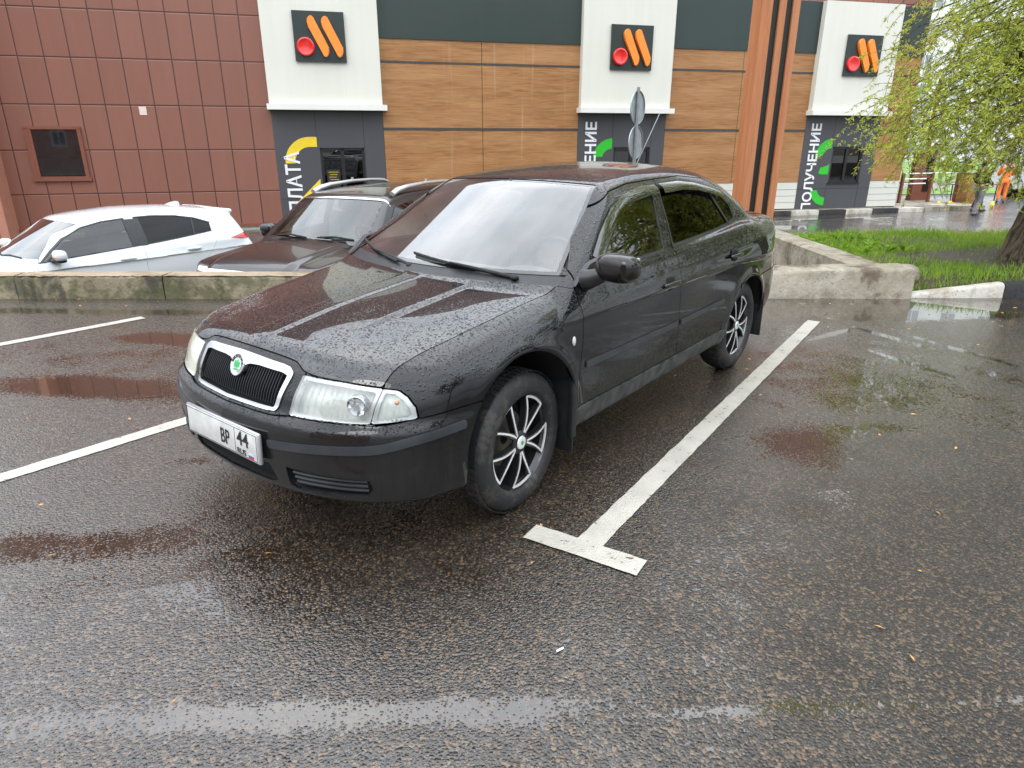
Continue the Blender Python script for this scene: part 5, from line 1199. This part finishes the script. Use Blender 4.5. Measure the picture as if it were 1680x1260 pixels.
for z_ in (1.1,.9,.72):
    m=MB(); m.tube([(0,0,z_),(2.9 if z_>1 else 1.2,0,z_)],.025,8); m.build('rail','letter_white',rl)
m=MB(); m.tube([(1.9,0,.1),(1.5,0,.75)],.02,6); m.tube([(1.9,0,.75),(2.3,0,.1)],.02,6); m.build('brace','grey_metal',rl)
bn=empty('wooden_bin',(18.3,27.9,LZ),RZ,label='brown slatted box post at the end of the patio railing',cat='bin'); m=MB(); m.box(-.25,.25,-.25,.25,0,1.25,.02); m.build('body','wood_panel',bn); m=MB(); m.box(-.28,.28,-.28,.28,1.25,1.30,.01); m.build('lid','grey_metal',bn)
# ---------------- people ----------------
M['skin']=simple('skin',(.50,.30,.22),.6,var=.05); M['jacket_dark']=simple('jacket_dark',(.018,.02,.028),.8); M['trousers_grey']=simple('trousers_grey',(.16,.16,.17),.85); M['hi_vis']=simple('hi_vis',(.95,.22,.04),.7,var=.1); M['hair']=simple('hair',(.03,.02,.015),.7); M['shoe']=simple('shoe',(.05,.05,.055),.6)
def person(loc,rz,h,label,top,bot,legs,arms,lean=0,hair='hair'):
    r=empty('person',loc,rz,label=label,cat='person'); s=h/1.75
    J={'pel':(0,0,.93),'sp':(0,.01+lean*.2,1.12),'ch':(0,lean*.6,1.33),'nk':(0,lean*.9,1.49),'hd':(0,lean,1.60),'ht':(0,lean,1.70)}
    E=[('pel','sp'),('sp','ch'),('ch','nk'),('nk','hd'),('hd','ht')]; Rr={'pel':.135,'sp':.12,'ch':.14,'nk':.055,'hd':.085,'ht':.07}
    for k,sd_ in (('l',1),('r',-1)):
        J['h'+k]=(sd_*.10,0,.88);J['k'+k]=(sd_*.11,legs[k][0],.48);J['a'+k]=(sd_*.115,legs[k][1],.09);J['t'+k]=(sd_*.12,legs[k][1]-.15,.04)
        J['s'+k]=(sd_*.19,lean*.7,1.42);J['e'+k]=(sd_*.25,lean*.7+arms[k][0],1.15);J['w'+k]=(sd_*.22,lean*.7+arms[k][1],arms[k][2]);J['f'+k]=(sd_*.21,lean*.7+arms[k][1]-.06,arms[k][2]-.07)
        E+=[('pel','h'+k),('h'+k,'k'+k),('k'+k,'a'+k),('a'+k,'t'+k),('ch','s'+k),('s'+k,'e'+k),('e'+k,'w'+k),('w'+k,'f'+k)]; Rr.update({'h'+k:.095,'k'+k:.062,'a'+k:.042,'t'+k:.036,'s'+k:.065,'e'+k:.048,'w'+k:.034,'f'+k:.028})
    def skin(name,keys,mat,gr=0,par=r):
        ks=list(keys); vs=[Vector(J[k])*s for k in ks]; es=[(ks.index(a),ks.index(b)) for a,b in E if a in ks and b in ks]
        me=bpy.data.meshes.new(name); me.from_pydata(vs,es,[]); o=bpy.data.objects.new(name,me); S.collection.objects.link(o)
        md=o.modifiers.new('s','SKIN'); 
        for i,k in enumerate(ks): q=(Rr[k]+gr)*s; me.skin_vertices[0].data[i].radius=(q,q*.8 if k in('pel','sp','ch') else q)
        me.skin_vertices[0].data[0].use_root=True; o.modifiers.new('u','SUBSURF').levels=2; o.modifiers['u'].render_levels=2
        dg=bpy.context.evaluated_depsgraph_get(); m2=bpy.data.meshes.new_from_object(o.evaluated_get(dg)); m2.name=name; m2.materials.clear(); m2.materials.append(M[mat]); m2.polygons.foreach_set('use_smooth',[True]*len(m2.polygons)); o.modifiers.clear(); o.data=m2; o.parent=par; return o
    allk=['pel','sp','ch','nk','hd','ht']+[a+k for k in 'lr' for a in 'hkatsewf']
    skin('body',allk,'skin'); skin('jacket',['sp','pel','ch']+[a+k for k in 'lr' for a in 'sew'],top,.032); skin('trousers',['pel']+[a+k for k in 'lr' for a in 'hka'],bot,.018)
    for k in 'lr':
        m=MB(); p=J['a'+k]; m.ell((p[0]*s,(p[1]-.07)*s,.045*s),(.05*s,.14*s,.05*s),12,8,.8); m.build('shoe','shoe',r)
    m=MB(); p=J['ht']; m.ell((0,(p[1]+.02)*s,(p[2]-.02)*s),(.09*s,.10*s,.095*s),14,10); m.build('hair',hair,r)
person((16.3,24.2,LZ),rad(100),1.78,'person in a dark jacket and grey trousers walking under the willow twigs','jacket_dark','trousers_grey',{'l':(-.12,-.05),'r':(-.02,.18)},{'l':(.05,-.12,.95),'r':(.0,-.25,1.02)})
person((17.25,25.6,LZ),rad(80),1.70,'person in dark clothes next to the one in grey trousers','jacket_dark','jacket_dark',{'l':(-.05,.10),'r':(-.06,-.10)},{'l':(.04,-.10,.92),'r':(.03,-.15,.95)})
person((20.7,29.3,LZ),rad(150),1.74,'person in orange work clothes standing at the right edge near a wheelbarrow' if 0 else 'person in orange work clothes standing behind the willow at the right','hi_vis','hi_vis',{'l':(-.03,.03),'r':(-.05,-.03)},{'l':(-.05,-.3,1.12),'r':(-.05,-.3,1.15)},-.06)
def scooter(loc,rz,label):
    r=empty('kick_scooter',loc,rz,label=label,cat='scooter',group='yellow kick scooters by the people')
    m=MB(); m.box(-.35,.25,-.07,.07,.09,.13,.015); m.build('deck','yellow',r); m=MB(); m.tube([(.33,0,.12),(.27,0,.85)],.022,8); m.tube([(.27,-.22,.85),(.27,.22,.85)],.018,8); m.build('handlebar','frame_black',r)
    for x_ in (-.40,.36):
        m=MB(); m.lathe([(.03,-.02),(.11,-.022),(.125,0),(.11,.022),(.03,.02)],24,'y',x_,0,.125); m.build('wheel','yellow',r)
scooter((17.0,27.1,LZ),.5,'yellow kick scooter left of the walking person'); scooter((18.8,27.0,LZ),.9,'yellow kick scooter between the walking person and the orange one')
# parked vehicle at the far right edge
vr=empty('van',(24.5,31.5,LZ),rad(-75),label='pale van parked at the far right edge behind the willow trunk',cat='van')
m=MB(); m.prism([(-2.4,.35),(2.3,.35),(2.4,.8),(2.1,1.1),(1.4,1.3),(.9,1.95),(-2.35,2.0)],-.9,.9); m.build('body','white_paint',vr,ang=30)
m=MB(); m.prism([(.95,1.35),(1.28,1.33),(.88,1.85),(.3,1.87),(.3,1.35)],-.905,.905); m.build('window','window_dark',vr,smooth=False)
for x_ in (-1.5,1.5):
    m=MB(); m.lathe([(0,-.95),(.2,-.95),(.33,-.93),(.34,-.85),(.34,.85),(.33,.93),(0,.95)],24,'y',x_,0,.34); m.build('wheel','rubber',vr)
